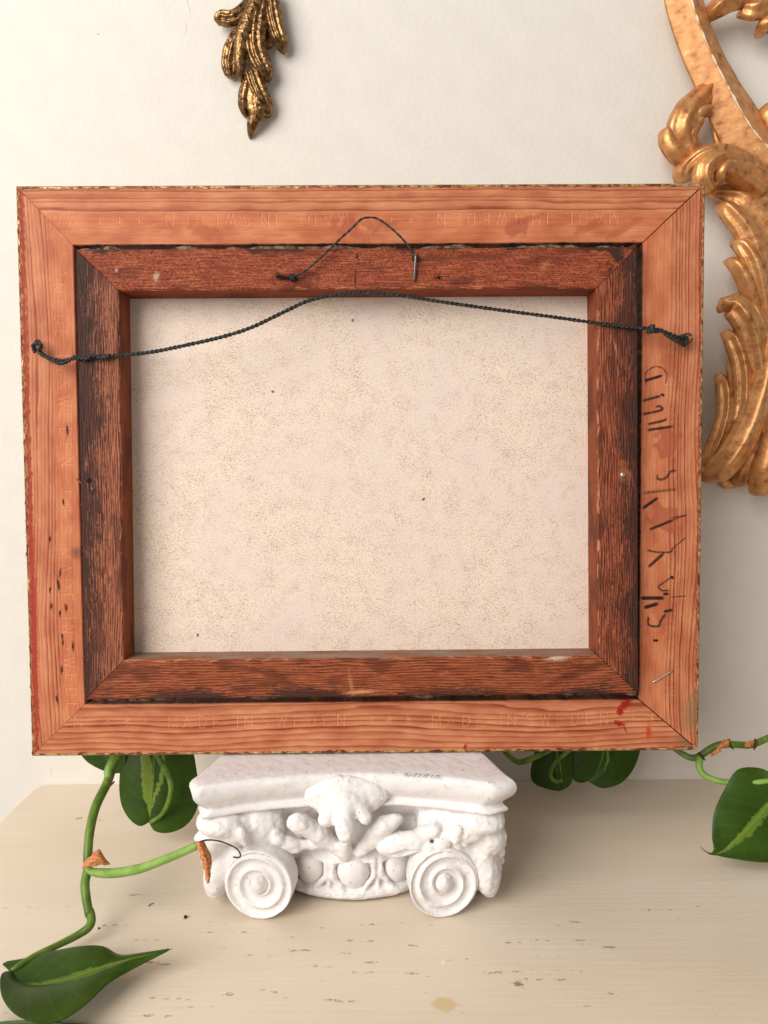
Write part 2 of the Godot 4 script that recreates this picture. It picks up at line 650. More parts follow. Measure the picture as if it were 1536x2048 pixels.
		"bottom":
			for at in [Vector2(-293.2, 17.9), Vector2(-126, 17.3), Vector2(42, 16.8)]:
				stamp(p, at, Vector2(1, 0.006), 7.2, pale, 1.0)
			var blood := Color(0.58, 0.09, 0.05)
			p.stain([Vector2(165.4, 30.3)][0], 5, 2.6, -0.7, blood, 0.95, fleck, 0.9, 0.2)
			p.stain([Vector2(162.2, 25.8)][0], 2.4, 3, 0.0, blood, 0.95, fleck, 0.9, 0.2)
			p.stain([Vector2(161.7, 17.7)][0], 3.6, 1.8, 0.4, blood, 0.95, fleck, 0.9, 0.2)
			p.stain([Vector2(165.5, 14.1)][0], 3.0, 0.9, 1.2, blood, 0.6, fleck, 0.9, 0.3)
			p.stain([Vector2(180.6, 12)][0], 1.9, 5.5, 0.0, Color(0.72, 0.24, 0.08), 0.85, fleck, 0.8, 0.3)
			p.stain([Vector2(63.1, 3.3)][0], 1.2, 2.5, 0.3, blood, 0.8, fleck, 0.8, 0.3)
			p.stain([Vector2(204.8, 5.9)][0], 8, 5, 0.5, Color(0.45, 0.36, 0.25), 0.6, fleck, 0.8, 0.5)
		"left":
			for at in [Vector2(-192.3, 297), Vector2(-192.6, 132.2), Vector2(-191.7, 456.1)]:
				stamp(p, at, Vector2(0.02, -1), 7.2, pale, 0.95)
			p.stain(Vector2(-209.8, 90), 2.8, 88, 0.0, Color(0.62, 0.20, 0.14), 0.8, fleck, 0.7, 0.5)
			for hole in [[-185.2, 209.9, -185.7, 204.3], [-189.3, 163.1, -188.7, 160.6], [-198, 139.9, -198.1, 137.3], [-192, 119, -192.4, 115.2], [-193.7, 112.6, -193.2, 106.9], [-199.2, 107.6, -198.6, 105.7], [-189.1, 96.7, -188.9, 92.9], [-198.8, 97.4, -198, 94.6], [-193, 92.9, -193, 90.4], [-192.1, 78.3, -191.8, 75.1], [-191.9, 73.8, -191.6, 71.6], [-185.6, 72.5, -185.1, 68], [-192.9, 57.8, -192.7, 53.3], [-196.6, 38.6, -196.1, 34.7]]:
				var a := Vector2(hole[0], hole[1]); var c := Vector2(hole[2], hole[3])
				p.stain((a + c) / 2.0, rng.randf_range(0.6, 0.95), a.distance_to(c) * 0.5 + 0.7, rng.randf_range(-0.15, 0.15), deep, 0.95, fleck, 0.9, 0.35, 0.45)
				p.stroke(c, c + Vector2(rng.randf_range(-0.3, 0.6), -rng.randf_range(1.0, 3.0)), 0.12, deep, 0.6, 0.1)
			p.stain([Vector2(-181.6, 129.9)][0], 4, 4, 0.0, Color(0.42, 0.25, 0.20), 0.7, fleck, 1.2, 0.4)
			p.line([-195.5, 81.2, -188.5, 81.1], 0.12, stain, 0.7, 0.05)
			p.line([-191.5, 172.5, -192.4, 29.5], 0.16, stain, 0.5, 0.1)
		"right":
			for at in [Vector2(198, 35.8), Vector2(195.5, 204.5)]:
				stamp(p, at, Vector2(0.0, 1), 7.2, pale, 0.3)
			p.stain([Vector2(190.9, 196.7)][0], 9, 11, 0.2, stain, 0.7, blot, 0.8, 0.3)
			p.stain([Vector2(188.2, 149.4)][0], 9, 12, 0.1, stain, 0.7, blot, 0.8, 0.3)
			p.stain([Vector2(188.8, 92.2)][0], 6, 14, 0.0, stain, 0.5, blot, 0.8, 0.4)
			p.stain([Vector2(192, 245)][0], 7, 9, 0.0, stain, 0.4, blot, 0.8, 0.5)
			p.stain([Vector2(210.9, 26)][0], 9, 16, 0.3, Color(0.50, 0.42, 0.30), 0.65, fleck, 0.9, 0.5)
			for ink in [
				[0.5, [177.3, 232.7, 176.6, 239.5, 180.4, 243.2, 184.1, 244.1, 187.9, 242.6, 190.1, 238.8, 189.3, 233.9]], [0.8, [177, 235.5, 187, 238.5]],
				[0.8, [175.8, 223, 186.2, 225.8]], [0.6, [187.1, 226.7, 188.1, 226.1]], [0.75, [175.9, 214.6, 186, 216.7, 187.2, 218.3, 185.6, 219.5, 183.4, 218.9]],
				[0.8, [179.1, 208.3, 188.6, 210.5, 189.8, 211.7]], [0.85, [179.2, 204.6, 193.9, 206.7]],
				[0.8, [195.8, 179, 192.7, 178.1, 190.8, 175, 187.3, 173.4, 184.8, 174.1, 184.8, 176.3]], [0.35, [176.4, 164.7, 196, 166.8]], [0.3, [176.4, 165.6, 195.9, 167.7]],
				[0.9, [176.4, 155.8, 184.6, 161.5]], [0.85, [181, 142.2, 194.3, 147.5]], [0.3, [194.3, 147.8, 203.1, 150.6]], [0.3, [194.2, 149.1, 203.1, 150.9]],
				[0.5, [178.9, 128.9, 184.3, 127.6, 193.2, 127.5, 194.5, 129.4]], [0.9, [180.3, 118.7, 188.8, 126.3]], [0.3, [194.5, 129.4, 202.6, 136.3]],
				[0.4, [185.8, 105.6, 189, 107.8, 194.3, 111.6]], [0.5, [185.8, 105.3, 188.4, 103, 192.5, 103]], [0.7, [189.7, 100.8, 192.2, 100.8]], [0.7, [194.3, 111.6, 195, 111]],
				[1.1, [175.4, 98.3, 188.7, 98.2]], [0.3, [194.8, 98.8, 203.7, 99.4]], [1.1, [177.7, 92.3, 185, 94.4]], [0.8, [190.4, 89.6, 194.9, 90.5]],
				[0.7, [179.9, 85.8, 180.3, 81, 186.4, 80.3, 187.9, 83.9, 190.8, 88]], [0.6, [183.6, 71.1, 185.8, 71]]]:
				var way := rounded(ink[1])
				var press := rng.randf_range(0.4, 0.7)
				for e in range(0, way.size() - 3, 2):
					p.stroke(Vector2(way[e], way[e + 1]), Vector2(way[e + 2], way[e + 3]), ink[0] * (0.85 + 0.3 * sin(e * 0.7 + ink[0] * 9.0)), black, press * rng.randf_range(0.55, 1.0), 0.0, 2.0)
	return p

func build_frame(gilt: Material) -> Node3D:
	var f := thing("picture_frame", "reddish pine picture frame seen from behind, stamped lettering, gilt flaking along its outer edge", "picture frame", FRAME_AT)
	var l: float = frame_box[0]; var r: float = frame_box[1]; var t: float = frame_box[2]; var b: float = frame_box[3]
	var rl: float = rabbet[0]; var rr: float = rabbet[1]; var rt: float = rabbet[2]; var rb: float = rabbet[3]
	var sides := {
		"top": [Vector2(l + 0.12, t), Vector2(r - 0.5, t), Vector2(rl + 0.12, rt), Vector2(rr - 0.45, rt)],
		"bottom": [Vector2(l + 0.12, b), Vector2(r - 0.45, b), Vector2(rl + 0.12, rb), Vector2(rr - 0.45, rb)],
		"left": [Vector2(l, t - 0.12), Vector2(l, b + 0.12), Vector2(rl, rt - 0.12), Vector2(rl, rb + 0.12)],
		"right": [Vector2(r, t - 0.45), Vector2(r, b + 0.45), Vector2(rr, rt - 0.3), Vector2(rr, rb + 0.45)],
	}
	var says := {"top": "rail with upside down stamped letters and dark red stains", "bottom": "lower rail with upright stamped letters and red paint spots", "left": "rail with small worm holes and lettering running downwards", "right": "rail with black handwriting and a staple"}
	for side in sides:
		var q: Array = sides[side]
		var p := wood_rail(side)
		var ring := [[0.0, -30.0, 0.0], [0.0, -1.2, 0.0], [0.03, 0.0, 0.0], [0.985, 0.0, 0.0], [1.0, -0.5, 0.0], [1.0, -30.0, 0.0]]
		var rail := part(f, "rail", bar(q[0], q[1], q[2], q[3], ring, 1, [p.x0, p.y0, p.w / p.k, p.h / p.k]), painted(p, 1.0, 0.62, 0.35), says[side])
		var reach: float = {"top": 0.040, "bottom": 0.042, "left": 0.024, "right": 0.026}[side]
		var out := [[-0.02, -29.0, 0.0], [-0.02, -2.4, 0.0], [-0.008, -0.9, 0.0], [0.02, 0.2, 0.0], [reach, 0.22, 0.0], [reach + 0.01, -0.25, 0.0], [0.01, -29.0, 0.0]]
		part(rail, "gilt_edge", bar(q[0], q[1], q[2], q[3], out, 300, [], 0.05, 4, hash(side) % 999), gilt)
	# unseen blocks added behind the open mitres to keep the gaps dark
	for q in [[l, t, rl, rt], [r, t, rr, rt], [r, b, rr, rb], [l, b, rl, rb]]:
		var a := Vector2(q[0], q[1]); var c := Vector2(q[2], q[3])
		var way := (c - a).normalized()
		var over := Vector2(-way.y, way.x) * 2.0
		part(f, "added_gap_block", bar(a + way * 2.0 + over, c - way * 2.0 + over, a + way * 2.0 - over, c - way * 2.0 - over, [[0.0, -28.0, 0.0], [0.0, -5.0, 0.0], [1.0, -5.0, 0.0], [1.0, -28.0, 0.0]], 1, []), plain(Color(0.36, 0.2, 0.12), 0.8))
	# screw eyes that hold the long wire
	var iron := plain(Color(0.26, 0.18, 0.14), 0.4, 0.6)
	for e in [[Vector2(-200.4, 258.7)][0], [Vector2(200, 260.5)][0]]:
		var circle := PackedVector3Array()
		for i in 15:
			var a := TAU * i / 15.5 + 0.5
			circle.append(Vector3(e.x + cos(a) * 2.7, e.y + sin(a) * 2.9, 4.8 + cos(a) * 2.0) * M)
		var shank := PackedVector3Array([Vector3(e.x - 0.4, e.y - 0.6, -4) * M, Vector3(e.x - 0.2, e.y - 0.4, 0.5) * M, Vector3(e.x, e.y, 2.4) * M])
		part(f, "screw_eye", join([tube(circle, [0.75, 0.8, 0.75], 7), tube(shank, [0.8, 0.8], 7)]), iron)
	var st := [182.6, 44.3, 195, 51.7]
	var a0 := Vector3(st[0], st[1], 0.0); var a1 := Vector3(st[2], st[3], 0.0)
	part(f, "staple", tube(smooth_path([a0.x, a0.y, -2, a0.x, a0.y, 0.4, lerpf(a0.x, a1.x, 0.12), lerpf(a0.y, a1.y, 0.12), 0.9, lerpf(a0.x, a1.x, 0.88), lerpf(a0.y, a1.y, 0.88), 0.9, a1.x, a1.y, 0.4, a1.x, a1.y, -2], 16), [0.5, 0.5], 6), plain(Color(0.78, 0.77, 0.76), 0.3, 0.9), "bright steel staple")
	return f

# ------------------------------------------------------------------ the stretched canvas inside it
func stretcher_paint(side: String, length: float) -> Paint:
	var k := 3.2
	var p := Paint.new(0, 0, length, 46.0, k, false)
	var s_: int = {"top": 61, "bottom": 73, "left": 87, "right": 91}[side]
	var bend := noise(0.012, s_, 2)
	var fibre := noise(0.5, s_ + 1, 3)
	var blot := noise(0.035, s_ + 2, 3)
	var weave := noise(0.55, s_ + 3, 2)
	var base := Color(0.59, 0.27, 0.165)
	var late := Color(0.30, 0.125, 0.08)
	var hi := Color(0.74, 0.46, 0.32)
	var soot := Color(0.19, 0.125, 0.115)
	match side:
		"bottom": base = Color(0.64, 0.335, 0.20); late = Color(0.27, 0.115, 0.065)
		"left": base = Color(0.64, 0.38, 0.275); late = Color(0.27, 0.145, 0.105)
		"right": base = Color(0.60, 0.31, 0.20); late = Color(0.25, 0.12, 0.08)
	var rate: float = {"top": 0.5, "bottom": 0.55, "left": 0.62, "right": 0.6}[side]
	var i := 0
	for y in p.h:
		var t := y / k
		for x in p.w:
			var s := x / k
			var ring := t * rate + 1.2 * bend.get_noise_2d(s, t * 2.0) + 0.3 * fibre.get_noise_2d(s * 0.08, t * 0.5)
			var fr := ring - floorf(ring)
			var dark := fr * fr * (1.0 - smoothstep(0.9, 1.0, fr))
			var fib := fibre.get_noise_2d(s * 0.085, t * 2.4) * 1.15 + 0.3 * fibre.get_noise_2d(s * 0.5 + 700.0, t * 2.6)
			if side == "bottom":
				fib *= 0.7
			var tone := blot.get_noise_2d(s * 0.6, t * 1.6)
			var a := clampf(dark * (1.05 if side != "top" else 0.4) + maxf(0.0, -fib) * 0.7, 0.0, 1.0)
			var c := base.lerp(late, a)
			if fib > 0.18 and t < 26.0:
				c = c.lerp(hi, clampf((fib - 0.18) * 2.4, 0.0, 0.55))
			var zz := 0.6 - dark * 0.2 + fib * 0.28
			if side == "top" and t < 26.0:
				var wv := weave.get_noise_2d(s * 2.2, t * 0.55) * 0.5 + weave.get_noise_2d(s * 0.5 + 300.0, t * 2.4) * 0.5
				if wv > 0.1:
					c = c.lerp(hi, clampf((wv - 0.1) * 2.2, 0.0, 0.5))
				elif wv < -0.16:
					c = c.lerp(late, clampf((-wv - 0.16) * 3.0, 0.0, 0.7))
				zz += wv * 0.2
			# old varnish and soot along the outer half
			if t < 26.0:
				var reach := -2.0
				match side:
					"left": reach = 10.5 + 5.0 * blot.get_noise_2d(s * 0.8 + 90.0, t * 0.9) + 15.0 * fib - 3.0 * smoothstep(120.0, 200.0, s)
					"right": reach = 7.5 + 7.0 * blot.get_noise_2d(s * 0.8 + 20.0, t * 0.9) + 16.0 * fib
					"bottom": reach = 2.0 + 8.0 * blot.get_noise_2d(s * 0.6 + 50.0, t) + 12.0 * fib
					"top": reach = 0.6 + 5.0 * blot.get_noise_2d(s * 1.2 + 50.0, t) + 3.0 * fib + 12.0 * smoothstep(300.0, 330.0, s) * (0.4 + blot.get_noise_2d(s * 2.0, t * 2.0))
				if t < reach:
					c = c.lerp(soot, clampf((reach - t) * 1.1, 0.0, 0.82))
				if tone > 0.12:
					c = c.lerp(late, clampf((tone - 0.12) * 1.6, 0.0, 0.5))
			else:
				c = base.lerp(late, clampf(dark * 0.8 + maxf(0.0, -fib) * 0.6, 0.0, 1.0)).lerp(Color(0.56, 0.27, 0.14), 0.4)
				c = c.lerp(late, clampf(tone * 1.2, 0.0, 0.5))
				if side == "bottom":   # a film of grey dust lies on the upward face
					c = c.lerp(Color(0.56, 0.50, 0.45), clampf(0.66 + 0.5 * tone + 0.3 * fib, 0.0, 0.9))
				zz = 0.6 + fib * 0.18 - dark * 0.1
			p.c[i * 3] = c.r + tone * 0.03; p.c[i * 3 + 1] = c.g + tone * 0.02; p.c[i * 3 + 2] = c.b + tone * 0.02
			p.z[i] = zz
			i += 1
	# pale nicks along the inner arris, scratches
	for q in 26:
		var s := rng.randf_range(20, length - 20)
		p.stroke(Vector2(s, rng.randf_range(24.6, 26.2)), Vector2(s + rng.randf_range(1, 9), rng.randf_range(24.8, 26.2)), rng.randf_range(0.15, 0.45), Color(0.78, 0.52, 0.36), 0.65, 0.1)
	for q in 30:
		var s := rng.randf_range(5, length - 15)
		var t := rng.randf_range(2, 24)
		p.stroke(Vector2(s, t), Vector2(s + rng.randf_range(1, 7), t + rng.randf_range(-0.7, 0.7)), rng.randf_range(0.1, 0.3), [hi, late][q % 2], 0.6, 0.1)
	var white := Color(0.80, 0.74, 0.68)
	var hole := Color(0.05, 0.03, 0.03)
	match side:
		"top":
			p.stain(Vector2(48, 17.5), 2.0, 3.4, 0.2, white, 0.7, weave, 1.1, 0.4)
			p.stain(Vector2(24, 13), 1.0, 1.4, 0.2, white, 0.7, weave, 1.0, 0.4)
			p.stain(Vector2(285, 12), 2.5, 5.0, 0.6, hi, 0.6, weave, 1.2, 0.5)
			p.stroke(Vector2(170, 14), Vector2(169.5, 25), 0.3, late, 0.9, 0.3)
		"bottom":
			p.stain(Vector2(295, 24.4), 7.5, 1.6, 0.05, white, 0.85, weave, 1.0, 0.3)
			p.stain(Vector2(172, 3.2), 10, 1.3, 0.06, Color(0.80, 0.58, 0.42), 0.85, weave, 1.0, 0.3)
			p.stain(Vector2(166, 8), 1.2, 9, 0.15, Color(0.74, 0.52, 0.38), 0.6, weave, 1.4, 0.4)
		"left":
			p.stain(Vector2(140.5, 5.8), 1.7, 1.7, 0.0, hole, 1.0, weave, 0.2, 0.2, 0.4)
			p.stroke(Vector2(137, 5), Vector2(147, 6.3), 0.25, hole, 0.85, 0.2)
			p.stain(Vector2(148, 7.5), 1.6, 1.0, 0.0, hole, 0.8, weave, 0.9, 0.3)
		"right":
			p.stain(Vector2(137, 9), 7, 5, 0.0, Color(0.62, 0.36, 0.22), 0.7, blot, 0.8, 0.5)
			p.stain(Vector2(61, 14), 0.6, 7.5, 1.35, Color(0.78, 0.48, 0.33), 0.8, weave, 0.5, 0.5)
	return p

func canvas_paint() -> Paint:
	var k := 2.9
	var p := Paint.new(-156, 298, 308, 242, k, true)
	var mott := noise(0.012, 301, 3)
	var mid := noise(0.06, 302, 3)
	var grain := noise(0.42, 303, 2)
	var pit := noise(0.62, 304, 2)
	var i := 0
	for y in p.h:
		for x in p.w:
			var fx := x / k
			var fy := y / k
			var a := mott.get_noise_2d(fx, fy)
			var b := mid.get_noise_2d(fx, fy)
			var g := grain.get_noise_2d(fx * 3.0, fy * 3.0)
			var s := pit.get_noise_2d(fx * 1.7 + g * 1.6, fy * 1.7)
			var c := Color(0.88, 0.805, 0.755).lerp(Color(0.90, 0.825, 0.75), clampf(0.5 + a * 0.9, 0.0, 1.0))
			c = c.lerp(Color(0.82, 0.725, 0.675), clampf(b * 0.28 - 0.02, 0.0, 0.4))
			var dirt := clampf((s - 0.16 + 0.10 * b) * 2.2, 0.0, 1.0) * clampf(0.85 + 0.7 * a + 0.4 * b, 0.4, 1.2)
			c = c.lerp(Color(0.55, 0.44, 0.385), dirt * 0.6)
			p.c[i * 3] = c.r + g * 0.045; p.c[i * 3 + 1] = c.g + g * 0.045; p.c[i * 3 + 2] = c.b + g * 0.045
			p.z[i] = 0.6 + g * 0.34 - dirt * 0.22 + b * 0.06
			i += 1
	for q in 420:
		var o := Vector2(rng.randf_range(-150, 146), rng.randf_range(62, 292))
		var dir := Vector2.from_angle(rng.randf() * TAU)
		p.line([o.x, o.y, o.x + dir.x * 0.8, o.y + dir.y * 0.8, o.x + dir.x * 1.2 + rng.randf_range(-0.6, 0.6), o.y + dir.y * 1.5], 0.10, Color(0.42, 0.32, 0.26), rng.randf_range(0.2, 0.6), 0.1)
	for s in [Vector2(37.9, 161.8), Vector2(-58.7, 231.5), Vector2(-109.5, 74.4), Vector2(-7, 276.6)]:
		p.stain(s, 1.0, 1.0, 0.0, Color(0.25, 0.18, 0.14), 0.8, grain, 0.6, 0.4)
	return p

func nail(from: Vector3, to: Vector3, r: float, head: float) -> ArrayMesh:
	var way := (to - from).normalized()
	var list := [tube(PackedVector3Array([from * M, from.lerp(to, 0.5) * M, to * M]), [r, r], 7)]
	if head > 0.0:
		list.append(tube(PackedVector3Array([(to - way * 0.3) * M, (to + way * 0.1) * M, (to + way * 0.55) * M]), [head, head, head * 0.8], 9))
	return join(list)

func build_canvas() -> void:
	var c := thing("stretched_canvas", "old canvas on a dark red-brown wooden stretcher, seen from behind inside the frame", "canvas", FRAME_AT)
	var o := [Vector2(-174.0, 315.6), Vector2(168.2, 315.5), Vector2(171.2, 39.4), Vector2(-175.4, 38.4)]
	var n := [Vector2(-148.6, 290.7), Vector2(143.2, 290.9), Vector2(145.4, 63.6), Vector2(-150.6, 63.2)]
	var ring := [[0.0, -12.0, 0.0], [0.0, 7.2, 0.0], [0.03, 8.0, 0.02], [0.96, 8.0, 0.545], [1.0, 7.1, 0.57], [1.0, -12.0, 1.0]]
	var g := 0.22
	var bars := {
		"top": [o[0] + Vector2(g, 0), o[1] - Vector2(g, 0), n[0] + Vector2(g, 0), n[1] - Vector2(g, 0)],
		"right": [o[1] - Vector2(0, g), o[2] + Vector2(0, g), n[1] - Vector2(0, g), n[2] + Vector2(0, g)],
		"bottom": [o[3] + Vector2(g, 0), o[2] - Vector2(g, 0), n[3] + Vector2(g, 0), n[2] - Vector2(g, 0)],
		"left": [o[0] - Vector2(0, g), o[3] + Vector2(0, g), n[0] - Vector2(0, g), n[3] + Vector2(0, g)],
	}
	var says := {"top": "upper stretcher bar rubbed with canvas weave", "right": "stretcher bar with a dark stained outer edge and a nail", "bottom": "lower stretcher bar with dusty grey ledge", "left": "stretcher bar half stained purplish black"}
	var made := {}
	for side in bars:
		var q: Array = bars[side]
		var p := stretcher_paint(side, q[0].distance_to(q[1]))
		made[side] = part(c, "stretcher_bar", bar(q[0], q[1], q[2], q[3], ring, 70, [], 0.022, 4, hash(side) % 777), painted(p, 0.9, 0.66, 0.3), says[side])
	var cp := canvas_paint()
	var sheet := bar(Vector2(-155, 297), Vector2(150, 297), Vector2(-155, 57), Vector2(150, 57), [[0.0, -14.0, 0.0], [0.0, -12.2, 0.0], [1.0, -12.2, 0.0], [1.0, -14.0, 0.0]], 1, [cp.x0, cp.y0, cp.w / cp.k, cp.h / cp.k])
	part(c, "canvas", sheet, painted(cp, 0.42, 0.85, 0.2), "pinkish cream primed back of the canvas")
	# the turned-over edge of the canvas in the gap beside the stretcher
	var linen := wrapped(plain(Color(1, 1, 1), 0.9, 0.0, 0.1), ramp_texture(0.008, 5, 3, [0.2, 0.4, 0.55, 0.8], [Color(0.20, 0.15, 0.11), Color(0.33, 0.26, 0.20), Color(0.47, 0.40, 0.32), Color(0.58, 0.51, 0.42)]), relief_texture(0.06, 6, 3), 0.8, 30.0)
	var thread := plain(Color(0.13, 0.09, 0.06), 0.9)
	var pale_thread := plain(Color(0.62, 0.55, 0.45), 0.9)
	var spots := {"top": [Vector2(-176, 316.3), Vector2(170, 316.2), Vector2(0, 1)], "bottom": [Vector2(-174, 37.6), Vector2(172, 38.6), Vector2(0, -1)], "right": [Vector2(169.4, 313), Vector2(172.2, 42), Vector2(1, 0)], "left": [Vector2(-174.9, 313), Vector2(-176.3, 41), Vector2(-1, 0)]}
	for side in spots:
		var a: Vector2 = spots[side][0]; var b: Vector2 = spots[side][1]; var out: Vector2 = spots[side][2]
		var most: float = {"top": 4.2, "bottom": 2.8, "right": 1.6, "left": 0.9}[side]
		var nz := noise(0.03, hash(side) % 555, 2)
		var rings := []
		var steps := 150
		for i in steps + 1:
			var u := i / float(steps)
			var p := a.lerp(b, u)
			var e := maxf(0.25, most * (0.62 + 1.0 * nz.get_noise_2d(u * 340.0, 0.0)) + rng.randf_range(-0.06, 0.06))
			var hgt := -0.6 + 2.2 * nz.get_noise_2d(u * 340.0, 70.0)
			var rr := PackedVector3Array()
			for q in [[-0.5, -10.0], [-0.5, hgt + 1.5], [0.1, hgt + 1.7], [e * 0.6, hgt + 1.0], [e, hgt - 0.6], [e * 0.8, hgt - 1.6], [0.3, -10.0]]:
				var w: Vector2 = p + out * q[0]
				rr.append(Vector3(w.x, w.y, q[1]) * M)
			rings.append(rr)
		part(c, "canvas_fold", loft(rings), linen)
		var list := [[], []]
		for q in {"top": 34, "bottom": 50, "right": 60, "left": 46}[side]:
			var u := rng.randf()
			if side == "left" and q % 3:
				u = rng.randf_range(0.78, 1.0)
			var p := a.lerp(b, u) + out * rng.randf_range(0.2, most)
			var e := p + out * rng.randf_range(-0.4, 2.0) + Vector2(-out.y, out.x) * rng.randf_range(-2.0, 2.0)
			var path := PackedVector3Array([Vector3(p.x, p.y, 1.0) * M, Vector3((p.x + e.x) / 2, (p.y + e.y) / 2, rng.randf_range(1.5, 3.0)) * M, Vector3(e.x, e.y, rng.randf_range(0.4, 2.0)) * M])
			list[1 if q % 4 == 0 else 0].append(tube(path, [0.16, 0.1], 4))
		for q in 2:
			part(c, "loose_threads", join(list[q]), [thread, pale_thread][q]).set_meta("kind", "stuff")
	# nails
	var iron := plain(Color(0.20, 0.15, 0.13), 0.4, 0.7)
	var a0 := [-51.3, 298.3, -37.3, 296.4]
	part(made.top, "nail", nail(Vector3(a0[2] + 2.0, a0[3] - 0.4, 6.0), Vector3(a0[0], a0[1], 11.0), 0.85, 1.9), iron, "bent nail holding the wire loop, pointing sideways")
	var a1 := [31.7, 295.8, 32.4, 310.2]
	part(made.top, "nail", nail(Vector3(a1[0], a1[1], 8.6), Vector3(a1[2], a1[3], 11.2), 0.95, 1.4), plain(Color(0.46, 0.42, 0.41), 0.35, 0.8), "nail hammered over upwards, wire knotted round its end")
	var a2 := [-3.8, 310.8, 160, 176.1, 46.4, 297.6, -168, 170.9, -178.1, 174.9]
	part(made.top, "nail", nail(Vector3(a2[0], a2[1], 5), Vector3(a2[0], a2[1], 8.1), 0.7, 1.35), plain(Color(0.35, 0.24, 0.22), 0.5, 0.5))
	part(made.right, "nail", nail(Vector3(a2[2], a2[3], 5), Vector3(a2[2] - 0.8, a2[3] + 0.5, 11.0), 0.75, 1.5), plain(Color(0.72, 0.71, 0.72), 0.3, 0.9), "shiny nail head standing proud")
	part(made.top, "nail", nail(Vector3(a2[4] - 4.0, a2[5], 7.4), Vector3(a2[4], a2[5], 9.0), 0.35, 1.1), iron)
	part(made.left, "nail", nail(Vector3(a2[6] - 2.2, a2[7] + 1.4, 6.4), Vector3(a2[6] + 1.4, a2[7] - 1.4, 9.0), 0.45, 0.0), plain(Color(0.5, 0.42, 0.38), 0.5, 0.6))
	part(made.left, "nail", nail(Vector3(a2[8] + 2.4, a2[9] - 2.0, 2.0), Vector3(a2[8] - 1.6, a2[9] + 1.2, 1.2), 0.7, 0.0), plain(Color(0.42, 0.30, 0.25), 0.6, 0.4))

func build_wires() -> void:
	var cord := wrapped(plain(Color(1, 1, 1), 0.55, 0.1, 0.4), ramp_texture(0.05, 15, 3, [0.2, 0.8], [Color(0.10, 0.10, 0.095), Color(0.27, 0.27, 0.26)], 256), null, 0.0, 40.0)
	var w := thing("hanging_wire", "long twisted dark wire strung across the canvas between two screw eyes", "wire", FRAME_AT)
	var main := smooth_path([-200.3, 256.2, 5, -194.8, 251.5, 6, -185.8, 248.8, 7, -175.6, 249.5, 9.5, -160.2, 250.6, 10, -141.3, 251.7, 10, -126.4, 253.2, 11, -107.6, 256.4, 13, -85.9, 260.7, 15, -67.6, 266, 16, -49.5, 274.3, 16, -34.5, 281.5, 15, -22.5, 284.7, 15, -7.4, 286.8, 15, 6.1, 286.7, 15, 22.7, 285.1, 15, 52.8, 280.7, 14, 83.2, 276.6, 13, 114, 273, 11, 144.8, 268.9, 10, 169.4, 266.1, 9.8, 177.7, 265.9, 9, 185.5, 263.9, 8, 198.1, 259.7, 6], 220)
	part(w, "strand", twisted(main, 0.56, 0.70, 5.8), cord)
	# the tails wound back round the wire at both ends
	var tail_a := smooth_path([-201.4, 253.9, 6, -202.1, 258.3, 7, -196.7, 258.7, 8, -198.5, 254, 7, -193.4, 250.4, 7, -186, 246.8, 8, -180.4, 247.8, 9, -174.7, 250.7, 10, -169.1, 248.7, 10.6, -164.4, 251.1, 10.8, -158.4, 249.5, 10.8, -154.2, 250.9, 11.4], 80)
	part(w, "wound_tail", twisted(tail_a, 0.5, 0.72, 4.4), cord)
	var tail_b := smooth_path([195.4, 261.4, 8, 199.9, 260.6, 6, 198.7, 256.3, 6, 194.2, 257.8, 8, 189.9, 259.8, 8.5, 185.7, 262.2, 9, 182.6, 264.9, 9, 179.4, 263.7, 9.4, 175.2, 267.1, 10.6, 177, 264, 10.8, 174.1, 263.5, 10.4, 177.6, 267.6, 10.8, 175.1, 264.9, 11], 90)
	part(w, "wound_tail", twisted(tail_b, 0.5, 0.75, 4.4), cord)
	var frays := []
	for q in 9:
		var e := [175.2, 265.4]
		frays.append(tube(smooth_path([e[0], e[1], 10, e[0] + rng.randf_range(-3, 1), e[1] - rng.randf_range(0, 2), 11, e[0] + rng.randf_range(-4, 2), e[1] - rng.randf_range(1, 5), 10.5], 6), [0.14, 0.1], 4))
	part(w, "frayed_end", join(frays), cord).set_meta("kind", "stuff")
	var s := thing("hanging_wire", "short thin wire arched above the stretcher, tied to two bent nails", "wire", FRAME_AT)
	var arch := smooth_path([-42, 297.8, 11, -35.9, 300.2, 11, -25.5, 308.2, 12, -14.5, 318.6, 12, -6.6, 325.6, 12, -0.5, 331.3, 12, 4.3, 332.4, 12, 9.7, 331.5, 12, 16.9, 326.7, 12, 24.1, 319.9, 12, 29, 314.1, 11.5, 32, 309.4, 11], 90)
	part(s, "strand", twisted(arch, 0.26, 0.48, 9.0), cord)
	for e in [[583, 0], [829, 1]]:
		var at: Array = [[-42.7, 297.5], [32, 309.4]][e[1]]
		var coil := PackedVector3Array()
		for i in 40:
			var a := TAU * i / 11.0
			var slide := (i / 40.0 - 0.5) * 3.4
			if e[1] == 0:
				coil.append(Vector3(at[0] + slide, at[1] + sin(a) * 1.7, 9.6 + cos(a) * 1.7) * M)
			else:
				coil.append(Vector3(at[0] + cos(a) * 1.6, at[1] + slide, 9.6 + sin(a) * 1.6) * M)
		part(s, "knot", tube(coil, [0.5, 0.5], 6), cord)

